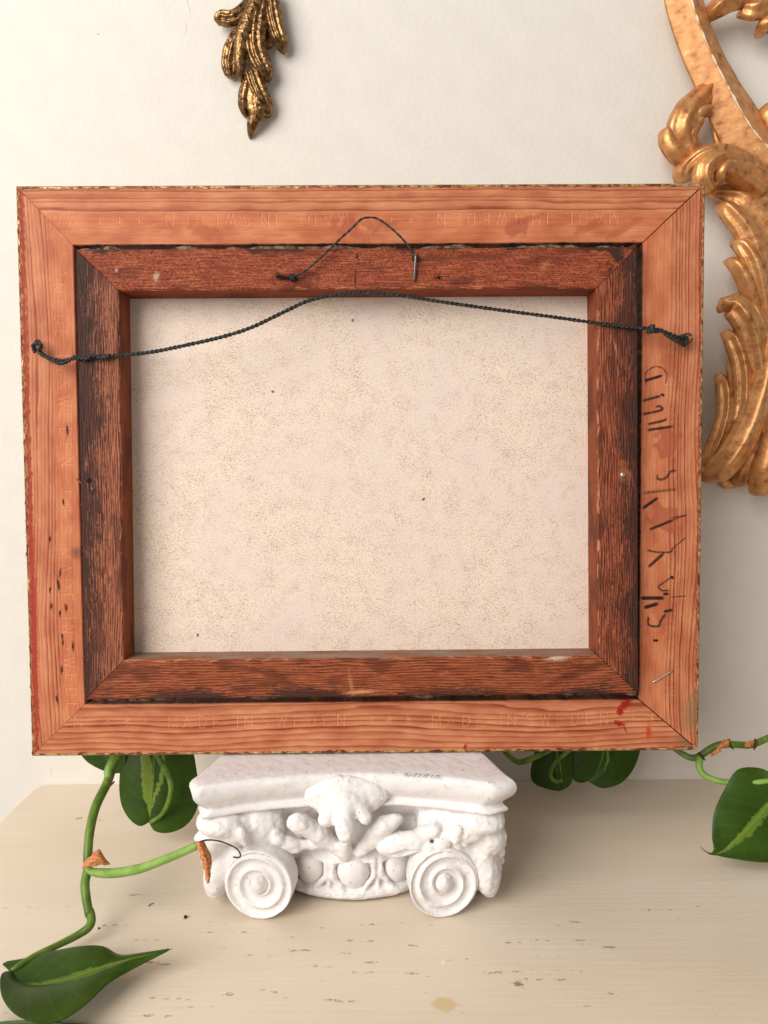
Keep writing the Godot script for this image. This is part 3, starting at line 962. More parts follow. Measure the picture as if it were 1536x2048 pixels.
# ------------------------------------------------------------------ the plaster capital
func abacus_outline(inset: float, count := 40) -> PackedVector3Array:
	# a square with four hollow sides and blunt corners, in millimetres round the axis
	var out := PackedVector3Array()
	var hw := 97.5 - inset
	var hd := 92.5 - inset
	var blunt := 7.0
	for side in 4:
		for i in count:
			var t := (i / float(count)) * 2.0 - 1.0
			var e := 1.0 - pow(absf(t), 2.2)
			var hollow := 16.0 * e
			var p: Vector2
			match side:
				0: p = Vector2(t * (hw - blunt), hd - hollow)
				1: p = Vector2(hw - hollow, -t * (hd - blunt))
				2: p = Vector2(-t * (hw - blunt), -hd + hollow)
				3: p = Vector2(-hw + hollow, t * (hd - blunt))
			out.append(Vector3(p.x, 0, p.y))
	return out

func spiral_scroll(hand: float) -> ArrayMesh:
	# the disc of a volute in its own axes: it faces +z and the spiral opens towards the middle of the capital
	var f := Field.new(Vector3(-24, -23, -16), Vector3(24, 23, 11), 0.95)
	var wobble := noise(0.05, 41, 2)
	f.every(func(p: Vector3) -> float:
		var q := Vector2(p.x * hand, p.y)
		var r := q.length()
		var turn := q.angle() / TAU
		var rim := 21.2 + 0.5 * wobble.get_noise_2d(p.x, p.y)
		var t := turn + 0.75 - floorf(turn + 0.75)
		var lip := 17.0 - 7.6 * t                    # the spiral winds in by one channel a turn
		var face := 0.9 + 0.05 * r
		for k in [-7.6, 0.0, 7.6]:
			face += 2.4 * exp(-pow((r - lip - k) / 1.5, 2.0)) * smoothstep(4.5, 7.0, r)
		if r > 19.4:
			face = lerpf(face, 3.5, smoothstep(19.4, 20.0, r))
		if r < 6.0:
			face = lerpf(0.6, face, smoothstep(5.0, 6.0, r))
		face -= 1.4 * smoothstep(20.4, 21.6, r)
		var side := r - rim - 0.05 * minf(0.0, p.z)
		var top := (p.z - face) * 0.62
		var low := -13.0 - p.z
		return maxf(maxf(side, top), low), 1.2)
	f.rough(0.35, noise(0.1, 43, 3))
	return f.mesh()

func build_capital(plaster: Material) -> void:
	var c := thing("plaster_capital", "white plaster ionic column capital with scrolls, carrying the picture frame", "capital", Transform3D(Basis.IDENTITY, CAPITAL_AT))
	# abacus
	var dents := noise(0.026, 71, 3)
	var fine := noise(0.16, 72, 3)
	var rings := []
	for lv in [[58.5, 18.0], [61.0, 12.0], [63.2, 7.0], [63.8, 4.4], [64.8, 3.6], [66.4, 3.8], [67.0, 5.4], [67.8, 6.2], [68.8, 6.4], [70.2, 5.4], [72.5, 3.6], [75.0, 1.8], [78.0, 0.4], [81.0, 0.0], [83.0, 0.5], [84.3, 1.8], [84.9, 3.8], [85.05, 12.0], [85.0, 30.0], [85.0, 55.0]]:
		var ring := abacus_outline(lv[1])
		for i in ring.size():
			var p := ring[i]
			var out := Vector3(p.x, 0, p.z).normalized()
			var bump := 1.9 * dents.get_noise_3d(p.x, lv[0] * 1.2, p.z) + 0.5 * fine.get_noise_3d(p.x, lv[0], p.z)
			var lift := 0.0 if lv[0] < 83.0 else 0.25 * fine.get_noise_2d(p.x + 300.0, p.z)
			ring[i] = (p + out * bump + Vector3.UP * (lv[0] + lift)) * M
		rings.append(ring)
	part(c, "abacus", loft(rings), plaster, "slab with hollow sides at the top of the capital")
	# bell with its leaves, front half; the back half is the same turned round
	var f := Field.new(Vector3(-104, 0, -1.6), Vector3(104, 88, 103), 1.3)
	var profile := [[0.0, 66.0], [3.0, 71.0], [5.0, 72.5], [8.0, 72.5], [10.5, 67.5], [23.0, 67.0], [26.0, 70.5], [33.0, 66.5], [37.0, 61.0], [50.0, 62.0], [60.0, 68.0], [70.0, 72.0], [90.0, 70.0]]
	f.every(func(p: Vector3) -> float:
		var y := p.y
		var e := lerpf(2.0, 3.4, smoothstep(30.0, 44.0, y))      # round below, squarer under the slab
		var r := pow(pow(absf(p.x), e) + pow(absf(p.z), e), 1.0 / e)
		var want := 70.0
		for i in profile.size() - 1:
			if y >= profile[i][0] and y < profile[i + 1][0]:
				want = lerpf(profile[i][1], profile[i + 1][1], (y - profile[i][0]) / (profile[i + 1][0] - profile[i][0]))
		var top := y - 76.0
		return maxf((r - want) * 0.85, top), 2.0)
	var flat := Basis.IDENTITY
	for sx in [-1.0, 1.0]:
		# the arm that carries a scroll out to the corner, and the leaf under the abacus
		f.capsule(Vector3(sx * 44, 34, 52), Vector3(sx * 70, 30, 70), 15, 12, 6.0)
		f.capsule(Vector3(sx * 34, 38, 64), Vector3(sx * 62, 38, 76), 5, 6, 5.0)
		f.ellipsoid(Vector3(sx * 60, 50, 66), Vector3(20, 16, 14), flat, 6.0)
		f.ellipsoid(Vector3(sx * 78, 57, 76), Vector3(15, 7.5, 14), flat, 4.0)
		f.ellipsoid(Vector3(sx * 70, 51, 80), Vector3(11, 6, 7), flat, 3.0)
		f.ellipsoid(Vector3(sx * 84, 44, 72), Vector3(10, 11, 12), flat, 4.0)
		f.ellipsoid(Vector3(sx * 82, 22, 70), Vector3(9, 17, 13), Basis(Vector3.BACK, sx * 0.15), 5.0)
		f.ellipsoid(Vector3(sx * 86, 30, 58), Vector3(8, 9, 9), flat, 3.0)
		f.ellipsoid(Vector3(sx * 84, 12, 60), Vector3(7, 8, 8), flat, 3.0)
		for q in 5:
			f.capsule(Vector3(sx * (64 + q * 5.5), 55, 86 - q * 2.2), Vector3(sx * (62 + q * 6.0), 47.5 - (q % 2) * 3.0, 85.5 - q * 2.6), 2.6, 1.9, 2.0)
			f.capsule(Vector3(sx * 92, 46 - q * 7.5, 76 - q * 4.0), Vector3(sx * 90, 40 - q * 7.5, 62 - q * 3.0), 2.4, 3.2, 2.5)
	# the fleuron in the middle of the abacus, and the sprays that fan out below it
	var g := [-3.5, 71.4, 75.5, -8.2, 71.2, 77.5, -14.6, 60.2, 81.5, -3.3, 70.9, 79.5, -3.1, 56.7, 85.5, 2.1, 70.9, 78.5, 8.6, 61.8, 82.5, -3.1, 52.9, 86.5, -4.9, 77.5, 90.5, -6.2, 62.3, 92.5, 0, 77.4, 90.5, 1.1, 62.2, 92.5]
	var gp := func(i: int) -> Vector3: return Vector3(g[i * 3], g[i * 3 + 1], g[i * 3 + 2])
	f.ellipsoid(gp.call(0), Vector3(25, 12.5, 5.5), flat, 6.0)
	f.capsule(gp.call(1), gp.call(2), 6.0, 4.4, 4.0)
	f.capsule(gp.call(5), gp.call(6), 5.6, 4.2, 4.0)
	f.capsule(gp.call(3), gp.call(4), 6.4, 5.6, 3.0)
	f.ellipsoid(gp.call(7), Vector3(4.8, 4.2, 4.4), flat, 1.4)
	var s := [-4.2, 31.4, 71.5, -3, 47.3, 79.5, -8.4, 35.3, 71.5, -19.1, 45.4, 73.5, -30, 52.9, 75.5, -32.5, 55.2, 77.5, 4.4, 33.3, 71.5, 12.8, 43.7, 74.5, 19.8, 52.8, 77.5, 25, 55.3, 77.5, -38.7, 41, 75.5, -44.1, 44.3, 77.5, -19.4, 37.9, 71.5, -46.6, 48.5, 76.5, -34.8, 37.8, 75.5]
	var at := func(i: int) -> Vector3: return Vector3(s[i * 3], s[i * 3 + 1], s[i * 3 + 2] - 1.8)
	f.capsule(at.call(0), at.call(1), 4.2, 3.4, 3.0)
	f.capsule(at.call(2), at.call(3), 4.0, 5.4, 2.8)
	f.capsule(at.call(3), at.call(4), 5.4, 6.2, 2.8)
	f.ellipsoid(at.call(5), Vector3(6.5, 5.5, 5), flat, 3.0)
	f.capsule(at.call(6), at.call(7), 3.8, 5.2, 2.8)
	f.capsule(at.call(7), at.call(8), 5.2, 6.0, 2.8)
	f.ellipsoid(at.call(9), Vector3(7, 4.2, 5), Basis(Vector3.BACK, 0.4), 2.8)
	f.ellipsoid(at.call(10), Vector3(7, 4, 4.6), Basis(Vector3.BACK, -0.2), 2.5)
	f.ellipsoid(at.call(11), Vector3(4, 4.2, 4), flat, 1.6)
	f.capsule(at.call(12), at.call(10), 3.2, 3.0, 2.8)
	f.ellipsoid(at.call(13), Vector3(3.6, 3.4, 3.6), flat, 1.4)
	f.ellipsoid(at.call(14), Vector3(5, 2.8, 3.6), flat, 1.4)
	var leaf := [29.4, 41.5, 77.5, 38.4, 43.8, 78.5, 32.9, 38.5, 79.5, 47.2, 41.1, 81.5, 54.4, 42.9, 81.5, 42.2, 47.2, 75.5, 50.4, 51.8, 79.5, 59.3, 49.7, 80.5]
	f.ellipsoid(Vector3(leaf[0], leaf[1], leaf[2]), Vector3(14, 7.6, 5.5), Basis(Vector3.BACK, 0.12), 2.0)
	f.ellipsoid(Vector3(leaf[3], leaf[4], leaf[5]), Vector3(9, 6, 5), Basis(Vector3.BACK, -0.2), 2.0)
	f.ellipsoid(Vector3(leaf[6], leaf[7], leaf[8] + 2.5), Vector3(9, 1.8, 3), Basis(Vector3.BACK, 0.1), 1.0, true)
	f.ellipsoid(Vector3(leaf[9], leaf[10], leaf[11]), Vector3(3.6, 3.6, 3.6), flat, 1.2)
	f.ellipsoid(Vector3(leaf[12], leaf[13], leaf[14]), Vector3(5.5, 5, 4), flat, 1.8)
	f.capsule(Vector3(leaf[15], leaf[16], leaf[17]), Vector3(leaf[18], leaf[19], leaf[20]), 4, 4.5, 2.5)
	f.ellipsoid(Vector3(leaf[21], leaf[22], leaf[23]), Vector3(5, 4, 4), flat, 2.0)
	# shells and darts round the eggs
	for a in [-24.0, 0.5, 25.5]:
		for e in [-1.0, 1.0]:
			var b := deg_to_rad(a + e * 10.6)
			var b2 := deg_to_rad(a + e * 5.0)
			f.capsule(Vector3(sin(b) * 69.5, 26, cos(b) * 69.5), Vector3(sin(b) * 70, 17, cos(b) * 70), 1.9, 1.8, 1.5)
			f.capsule(Vector3(sin(b) * 70, 17, cos(b) * 70), Vector3(sin(b2) * 70.5, 9, cos(b2) * 70.5), 1.8, 1.6, 1.5)
	for a in [-34.0, -12.0, 13.0, 36.0]:
		var b := deg_to_rad(a)
		f.capsule(Vector3(sin(b) * 68.5, 26, cos(b) * 68.5), Vector3(sin(b) * 69.5, 9.5, cos(b) * 69.5), 1.5, 1.6, 1.0)
	f.rough(0.9, noise(0.06, 44, 3))
	f.rough(0.5, noise(0.2, 45, 2))
	var bell := f.mesh()
	var turned := Transform3D(Basis(Vector3.UP, PI).scaled(Vector3(1, 1, 0.96)), Vector3.ZERO)
	part(c, "bell", bell, plaster)
	part(c, "bell", bell, plaster).transform = turned
	# eggs
	for half in 2:
		for a in [-24.0, 0.5, 25.5]:
			var b := deg_to_rad(a)
			var rr := []
			for i in 15:
				var v := PI * (i + 0.02) / 14.04
				var ring := PackedVector3Array()
				for j in 20:
					var u := TAU * j / 20.0
					var taper := 1.0 + 0.16 * cos(v)
					ring.append(Vector3(sin(v) * cos(u) * 10.0 * taper, cos(v) * 11.0, sin(v) * sin(u) * 6.6 * taper) * M * (1.0 + 0.012 * fine.get_noise_3d(cos(u) * 9.0, v * 9.0, a)))
				rr.append(ring)
			var o := part(c, "egg", loft(rr), plaster)
			o.transform = Transform3D(Basis(Vector3.UP, b + PI * half) * Basis(Vector3.RIGHT, 0.12), Vector3(sin(b + PI * half) * 66.6, 18.0, cos(b + PI * half) * 67.0) * M)
	var eye_field := Field.new(Vector3(-8, -8, -6), Vector3(8, 8, 10), 0.8)
	eye_field.ellipsoid(Vector3(0, 0, 1.6), Vector3(5.4, 5.4, 5.2), Basis.IDENTITY, 1.0)
	eye_field.rough(0.9, noise(0.14, 47, 2))
	var eye := eye_field.mesh()
	# scrolls: two at each corner, one on either face
	for hand in [-1.0, 1.0]:
		var m := spiral_scroll(hand)
		for half in 2:
			var spin := Basis(Vector3.UP, PI * half)
			var near := part(c, "volute", m, plaster)
			near.transform = Transform3D(spin * Basis(Vector3.UP, hand * 0.16), spin * Vector3(hand * 55.0, 21.4, 82.0) * M)
			var flank := part(c, "volute", m, plaster)
			flank.transform = Transform3D(spin * Basis(Vector3.UP, -hand * PI / 2 - hand * 0.16), spin * Vector3(-hand * 83.0, 21.4, 52.0) * M)
			part(near, "eye", eye, plaster)
			part(flank, "eye", eye, plaster)
	# a scribble in pencil on the top of the slab
	var marks := []
	for q in [[10.6, 175.5, 11.8, 172.1, 12.7, 174.8, 11.4, 176.2], [13.5, 176.2, 14.5, 174.2, 15.3, 175.6], [16.4, 177.6, 17.2, 173.6, 18.7, 172.9], [18.8, 178.3, 20.2, 173.6, 21, 174.3], [21.8, 177, 23.4, 174.4], [22.9, 178.4, 24.7, 173.7, 25.5, 175.1], [26.2, 178.5, 27.6, 174.5], [28.8, 179.2, 29.9, 175.9, 31.4, 175.2], [30.5, 179.2, 32, 175.9]]:
		var pts := []
		for i in range(0, q.size(), 2):
			pts.append_array([q[i] - CAPITAL_AT.x * 1000.0, 85.25, q[i + 1] - CAPITAL_AT.z * 1000.0])
		marks.append(tube(smooth_path(pts, 8), [0.2, 0.16], 4))
	part(c, "pencil_scribble", join(marks), plain(Color(0.30, 0.27, 0.27), 0.8), "faint pencil scribble")

# ------------------------------------------------------------------ carved and cast leaves on the wall
# one ribbed lobe: a spine from its tip to its root, half widths along it, how far it swells, how many flutes
func lobe(flat: Array, widths: Array, swell: float, ribs: float, rib_depth: float, blunt := 0.14, ridge := 0.0, thick := 5.0) -> ArrayMesh:
	var n := 34
	var across := 25
	var path := smooth_path(flat, n)
	var rings := []
	for i in n:
		var u := i / float(n - 1)
		var t := (path[mini(i + 1, n - 1)] - path[maxi(i - 1, 0)])
		t.z = 0.0
		t = t.normalized()
		var side := Vector3(-t.y, t.x, 0)
		var w := along(widths, u) * M
		if u < blunt:
			var e := 1.0 - u / blunt
			w *= sqrt(maxf(0.02, 1.0 - e * e))
		elif u > 0.97:
			w *= 0.7
		var ring := PackedVector3Array()
		for j in across:
			var x := j / float(across - 1) * 2.0 - 1.0
			var dome := sqrt(maxf(0.0, 1.0 - x * x * 0.97))
			var z := swell * M * (dome - 0.55) * minf(1.0, w / (4.0 * M))
			if ridge > 0.0:
				z = ridge * M * (1.0 - absf(x)) - 0.3 * ridge * M
			z -= rib_depth * M * (0.5 - 0.5 * cos(x * PI * ribs)) * (1.0 - 0.5 * x * x) * smoothstep(0.0, 0.12, u)
			ring.append(path[i] + side * w * x + Vector3(0, 0, z))
		for j in range(across - 2, 0, -4):
			var x := j / float(across - 1) * 2.0 - 1.0
			ring.append(path[i] + side * w * x * 0.9 - Vector3(0, 0, thick * M))
		rings.append(ring)
	return loft(rings)

func build_mirror(gold: Material) -> void:
	var m := thing("carved_gilt_frame", "carved gilt rococo mirror frame of scrolling acanthus leaves on the wall", "mirror frame")
	var matt: StandardMaterial3D = gold.duplicate()
	matt.roughness = 0.55
	matt.metallic = 0.3
	var bars := []
	bars.append(part(m, "scroll_bar", lobe([224.8, 634.2, 24, 229, 613, 24, 236.3, 591.5, 24, 245.8, 570.7, 24, 256.1, 551.8, 24, 267.2, 532.9, 24, 278.3, 516.1, 24, 289.3, 504.3, 24, 300.2, 496.1, 24], [14, 14.5, 14.5, 15, 16, 18, 20, 22], 3, 0, 0, 0.02, 11.0, 12.0), matt, "smooth gilt bar with a worn ridge"))
	part(m, "scroll_bar", lobe([256.8, 549.1, 16, 261.8, 537.3, 16, 267.5, 523.2, 16, 278.8, 506.8, 16, 292.3, 492.6, 16], [5, 10, 14, 12, 9], 4, 0, 0, 0.1, 0.0, 10.0), gold)
	var gesso := plain(Color(0.90, 0.82, 0.72), 0.8)
	var worn := smooth_path([224.8, 634.2, 24, 229, 613, 24, 236.3, 591.5, 24, 245.8, 570.7, 24, 256.1, 551.8, 24, 267.2, 532.9, 24, 278.3, 516.1, 24, 289.3, 504.3, 24, 300.2, 496.1, 24], 70)
	for i in worn.size():
		worn[i] += Vector3(0, 0, 0.0075)
	var from := 0
	while from < 64:
		var n := rng.randi_range(3, 9)
		var bit := worn.slice(from, mini(from + n, 70))
		if bit.size() > 2:
			part(bars[0], "bare_gesso", tube(bit, [0.2, rng.randf_range(0.5, 1.0), rng.randf_range(0.3, 0.8), 0.2], 6, 0.25), gesso)
		from += n + rng.randi_range(0, 2) - 1
	var leaves := [
		# spine from tip, half widths, swell, ribs, rib depth
		[[253.3, 556, 20, 243.4, 544.5, 26, 232.9, 532.6, 30, 227.2, 520.4, 30, 230.7, 509.8, 26, 241.7, 498.8, 22, 252.8, 492.9, 18], [6, 9, 11, 12, 11, 9], 9, 2, 1.8],
		[[216.4, 520.8, 26, 217, 510.5, 28, 224, 501.7, 28, 236.4, 496.6, 24], [5, 7, 8, 8], 7, 1, 0.6],
		[[243, 526.2, 28, 237.8, 522.7, 28, 235.1, 514.1, 26, 238.4, 504.7, 24], [4, 5, 5, 5], 5, 1, 0.5],
		[[248.8, 533.4, 28, 240.2, 530.9, 29, 235.9, 525.3, 27], [4, 5, 5], 5, 1, 0.5],
		[[230.4, 482.7, 20, 231.8, 487.8, 30, 238.8, 492.6, 36, 249.8, 493.9, 38, 263.4, 491.7, 36, 280, 485.9, 30, 296.3, 477.7, 24], [7, 10, 12, 13, 13, 12, 12], 12, 3, 2.0],
		[[246.9, 469.5, 36, 240.5, 476, 40, 239.3, 484.6, 42, 245.8, 490.9, 42, 257.9, 494.6, 38], [7, 8, 8, 8, 7], 9, 2, 1.6],
		[[254.9, 476.7, 36, 252.1, 482.4, 40, 257.1, 488.8, 40, 268.7, 489.5, 36], [4, 5, 5, 5], 6, 1, 0.6],
		[[253.3, 475, 18, 264.9, 475.7, 18, 278.4, 471.2, 22, 293.2, 456.3, 24, 305.3, 437.6, 24], [4, 8, 14, 16, 16], 5, 2, 1.2],
		[[258.5, 466.2, 24, 265.2, 458.9, 28, 275.2, 446.4, 30, 284, 430.1, 30, 291.8, 409.7, 28, 299.6, 377.4, 24], [7, 9, 10, 11, 12, 10], 9, 2, 1.6],
		[[269.1, 437.3, 26, 274.7, 431.1, 32, 282.4, 416.5, 34, 289.4, 394.7, 32, 296.3, 365.3, 28], [6, 8, 9, 9, 8], 8, 2, 1.5],
		[[265.8, 424.4, 24, 269.9, 419.1, 30, 276.9, 407.4, 32, 285.4, 387.6, 30, 293, 358.1, 26], [5, 7, 8, 8, 7], 7, 1, 1.0],
		[[261.2, 383.7, 28, 264.2, 388.1, 36, 271.5, 379.8, 40, 278.7, 365.8, 40, 284.9, 343.7, 38, 289.4, 315.4, 34, 291.6, 288.9, 30], [8, 11, 11, 10, 9, 9, 8], 10, 2, 1.8],
		[[278.8, 392.3, 26, 283.5, 383.1, 34, 289.9, 364.1, 36, 295.6, 338.1, 34, 298.7, 308, 30], [5, 7, 8, 8, 7], 7, 1, 1.0],
		[[263.2, 369.4, 28, 266.4, 362.1, 36, 272, 346.8, 38, 274.8, 327.3, 38, 275, 304, 36, 270.7, 281.3, 32], [5, 8, 8, 8, 8, 7], 8, 2, 1.5],
		[[270.2, 346.1, 26, 271.4, 335.5, 32, 272.5, 317.1, 34, 270, 298.1, 34, 264, 279.1, 30], [5, 6, 7, 7, 7], 7, 1, 1.0],
		[[262.6, 337.4, 22, 265.1, 326.8, 28, 265.4, 309.8, 30, 262.1, 292.2, 30, 255.7, 273.7, 28, 249.2, 260.5, 26], [5, 7, 7, 7, 7, 6], 7, 2, 1.4],
		[[251, 253.4, 24, 256.5, 259.1, 34, 265.6, 270.6, 40, 275.5, 288.7, 42, 283.2, 311.1, 42, 290.1, 337.4, 40, 296.6, 367.8, 36], [7, 12, 12, 11, 10, 10, 10], 11, 1.5, 1.8],
		[[281.4, 248.2, 20, 285, 260.3, 28, 290.1, 277.3, 32, 296.5, 296.4, 32, 302.3, 315.6, 30], [6, 9, 9, 8, 7], 8, 2, 1.4],
		[[297.5, 241.3, 26, 294.1, 258.1, 36, 297, 277.2, 38, 303.4, 300, 36], [9, 11, 10, 9], 10, 1, 0.8],
		[[247.5, 603, 20, 252.2, 607.3, 26, 262.2, 612.4, 28, 279.4, 618.4, 26], [5, 8, 9, 9], 7, 1.5, 1.4],
		[[272, 608.8, 22, 279.5, 605.9, 28, 291.6, 610.1, 28], [6, 9, 10], 7, 2, 1.4],
		[[289.4, 591.2, 20, 289.9, 594.2, 26, 295.6, 600.6, 26], [4, 7, 8], 5, 1, 0.8],
		[[291.5, 538.7, 22, 295.3, 531.8, 26, 301.3, 521.5, 26], [5, 8, 9], 5, 1, 0.8],
	]
	for q in leaves:
		part(m, "leaf", lobe(q[0], q[1], q[2] * 1.25, q[3], q[4] * 1.5, 0.13, 0.0, 8.0), gold)
	part(m, "backing", lobe([288.7, 491.9, 8, 301.3, 465.2, 8, 304.9, 426.8, 8, 305.6, 380.2, 8, 303.2, 333.1, 8, 297.2, 293.4, 8, 286.8, 265.4, 8, 271.8, 253.4, 8], [14, 20, 20, 22, 26, 26, 20, 12], 6, 0, 0, 0.1, 0.0, 7.0), gold)

func build_ornament(bronze: Material) -> void:
	var m := thing("wall_ornament", "dark antique bronze leaf drop hanging on the pale wall above the frame", "wall ornament")
	for q in [
		[[-124.1, 607.4, 10, -121.8, 610.8, 13, -114.7, 609.5, 14, -106.3, 613, 14, -98.8, 621.4, 12, -94.3, 634.9, 10], [4.5, 6.5, 6, 6.5, 7, 7], 5, 3, 1.3],
		[[-106.7, 562.4, 10, -107.3, 570, 14, -106.8, 582, 17, -104.4, 594.1, 18, -99.2, 607, 18, -92.6, 620.5, 17, -87.4, 635.3, 15], [1.6, 4.0, 5.4, 6, 6, 6, 6], 5, 0, 0.0],
		[[-86.2, 565.2, 10, -88.9, 571.3, 14, -93.7, 579.8, 16, -95.9, 592.4, 17, -93.7, 609, 17, -88.9, 631.7, 15], [5.5, 8.5, 9, 9, 8, 7], 5, 3.5, 1.5],
		[[-74.5, 586.8, 8, -76, 592.2, 13, -79, 600.6, 15, -81.7, 613.7, 15, -83.7, 635.9, 14], [3.5, 6.5, 7, 6.5, 5], 5, 3.5, 1.4],
		[[-87.8, 591.7, 6, -88.4, 598.9, 9, -89.7, 609.9, 9], [5.5, 6, 4], 2.5, 2.5, 1.0],
		[[-115.7, 569.2, 7, -116.4, 577.3, 10, -114.6, 585, 12, -110.9, 595.3, 12, -106.3, 604.5, 11], [4.5, 6.5, 7, 6, 4], 4, 2.5, 1.2],
		[[-118.4, 584.8, 7, -114.6, 587.6, 10, -110.5, 590.7, 11], [3.5, 5, 4], 3, 1.5, 0.8],
		[[-104.8, 539.6, 7, -105.4, 547.1, 11, -104.4, 555.1, 13, -101.5, 564.6, 13], [2.5, 5, 5.2, 4], 4, 1.5, 0.9],
		[[-87.6, 539.9, 7, -90.1, 548.8, 12, -94.6, 558.2, 14, -98.9, 570.7, 14], [4, 6.5, 7.5, 7], 4, 3.5, 1.3],
		[[-103.5, 525.5, 3, -100.5, 532.8, 8, -96.4, 541.4, 12, -96.4, 552.8, 13, -99.3, 568, 12], [1.6, 4.5, 7.5, 7.5, 6], 3, 0.5, 0.5],
	]:
		part(m, "leaf", lobe(q[0], q[1], q[2], q[3], q[4], 0.07, 0.0, 4.0), bronze)

# ------------------------------------------------------------------ trailing plants
func blade(edge_a: Array, mid: Array, edge_b: Array, belly: float, m: Material, parent: Node, label := "") -> void:
	var n := 40
	var k := 8
	var a := smooth_path(edge_a, n)
	var c := smooth_path(mid, n)
	var b := smooth_path(edge_b, n)
	var top := []
	for i in n:
		var row := PackedVector3Array()
		for j in range(-k, k + 1):
			var t := absf(j) / float(k)
			var e := a[i] if j < 0 else b[i]
			row.append(c[i].lerp(e, t))
		top.append(row)
	var rings := []
	var uvs := []
	for i in n:
		var normals := []
		var along_ := (c[mini(i + 1, n - 1)] - c[maxi(i - 1, 0)])
		for j in 2 * k + 1:
			var cross_: Vector3 = top[i][mini(j + 1, 2 * k)] - top[i][maxi(j - 1, 0)]
			var nn := cross_.cross(along_)
			if nn.length() < 1e-9:
				nn = Vector3.BACK
			nn = nn.normalized()
			if nn.z + nn.y < 0.0:
				nn = -nn
			normals.append(nn)
		var ring := PackedVector3Array()
		var uv := PackedVector2Array()
		var u := i / float(n - 1)
		for pass_ in 2:
			for jj in 2 * k + 1:
				var j := jj if pass_ == 0 else 2 * k - jj
				var t := (j - k) / float(k)
				var wide: float = a[i].distance_to(b[i])
				var lift := belly * wide * absf(t) * (1.0 - absf(t)) * 1.6 - 0.02 * wide * exp(-t * t * 60.0)
				ring.append(top[i][j] + normals[j] * (lift + (0.0003 if pass_ == 0 else -0.0003)))
				uv.append(Vector2(t * 0.5 + 0.5, u))
		rings.append(ring)
		uvs.append(uv)
	part(parent, "leaf", loft(rings, uvs), m, label)

func leaf_material(seed_: int, stripes: Array, lime := Color(0.50, 0.575, 0.235)) -> StandardMaterial3D:
	var w := 160
	var h := 320
	var img := Image.create(w, h, false, Image.FORMAT_RGB8)
	var nz := noise(0.02, seed_, 3)
	var fine := noise(0.15, seed_ + 1, 2)
	for y in h:
		for x in w:
			var t := x / float(w - 1) * 2.0 - 1.0
			var u := y / float(h - 1)
			var c := Color(0.165, 0.255, 0.035).lerp(Color(0.205, 0.305, 0.055), clampf(0.5 + nz.get_noise_2d(x * 0.6, y * 0.6), 0.0, 1.0))
			var f := fine.get_noise_2d(x * 2.0, y * 0.4)
			c = Color(c.r + f * 0.015, c.g + f * 0.02, c.b + f * 0.01)
			var vein := absf(fposmod(u * 9.0 - absf(t) * 2.2, 1.0) - 0.5)
			if vein < 0.04:
				c = c.lerp(Color(0.25, 0.40, 0.14), 0.3)
			for s in stripes:      # [where it starts, where it ends, offset from the rib, widest]
				var e: float = clampf((u - s[0]) / (s[1] - s[0]), 0.0, 1.0)
				var wd: float = s[3] * sin(PI * pow(e, 0.8)) + 0.03 * f
				var off: float = t - s[2] * e - 0.05 * nz.get_noise_2d(0.0, y * 1.5)
				if u > s[0] and u < s[1] and absf(off) < wd:
					c = c.lerp(lime, clampf((wd - absf(off)) * 34.0, 0.0, 0.92) * clampf(1.0 + 0.3 * f, 0.0, 1.0))
			if absf(t) < 0.025:
				c = c.lerp(Color(0.42, 0.55, 0.22), 0.6)
			img.set_pixel(x, y, c)
	var m := StandardMaterial3D.new()
	m.albedo_texture = ImageTexture.create_from_image(img)
	m.roughness = 0.38
	m.metallic_specular = 0.32
	m.backlight_enabled = true
	m.backlight = Color(0.16, 0.2, 0.06)
	return m

func husk(flat_a: Array, flat_m: Array, flat_b: Array, parent: Node, m: Material) -> void:
	var rings := []
	var a := smooth_path(flat_a, 14)
	var c := smooth_path(flat_m, 14)
	var b := smooth_path(flat_b, 14)
	for i in 14:
		var ring := PackedVector3Array()
		var row := []
		for j in 9:
			var t := j / 8.0
			var p := a[i].lerp(c[i], t * 2.0) if t < 0.5 else c[i].lerp(b[i], t * 2.0 - 1.0)
			row.append(p + Vector3(rng.randf_range(-0.3, 0.3), rng.randf_range(-0.3, 0.3), rng.randf_range(-0.4, 0.4)) * M)
		for j in 9:
			ring.append(row[j] + Vector3(0, 0, 0.0003))
		for j in 9:
			ring.append(row[8 - j] - Vector3(0, 0, 0.0003))
		rings.append(ring)
	part(parent, "dry_sheath", loft(rings), m)

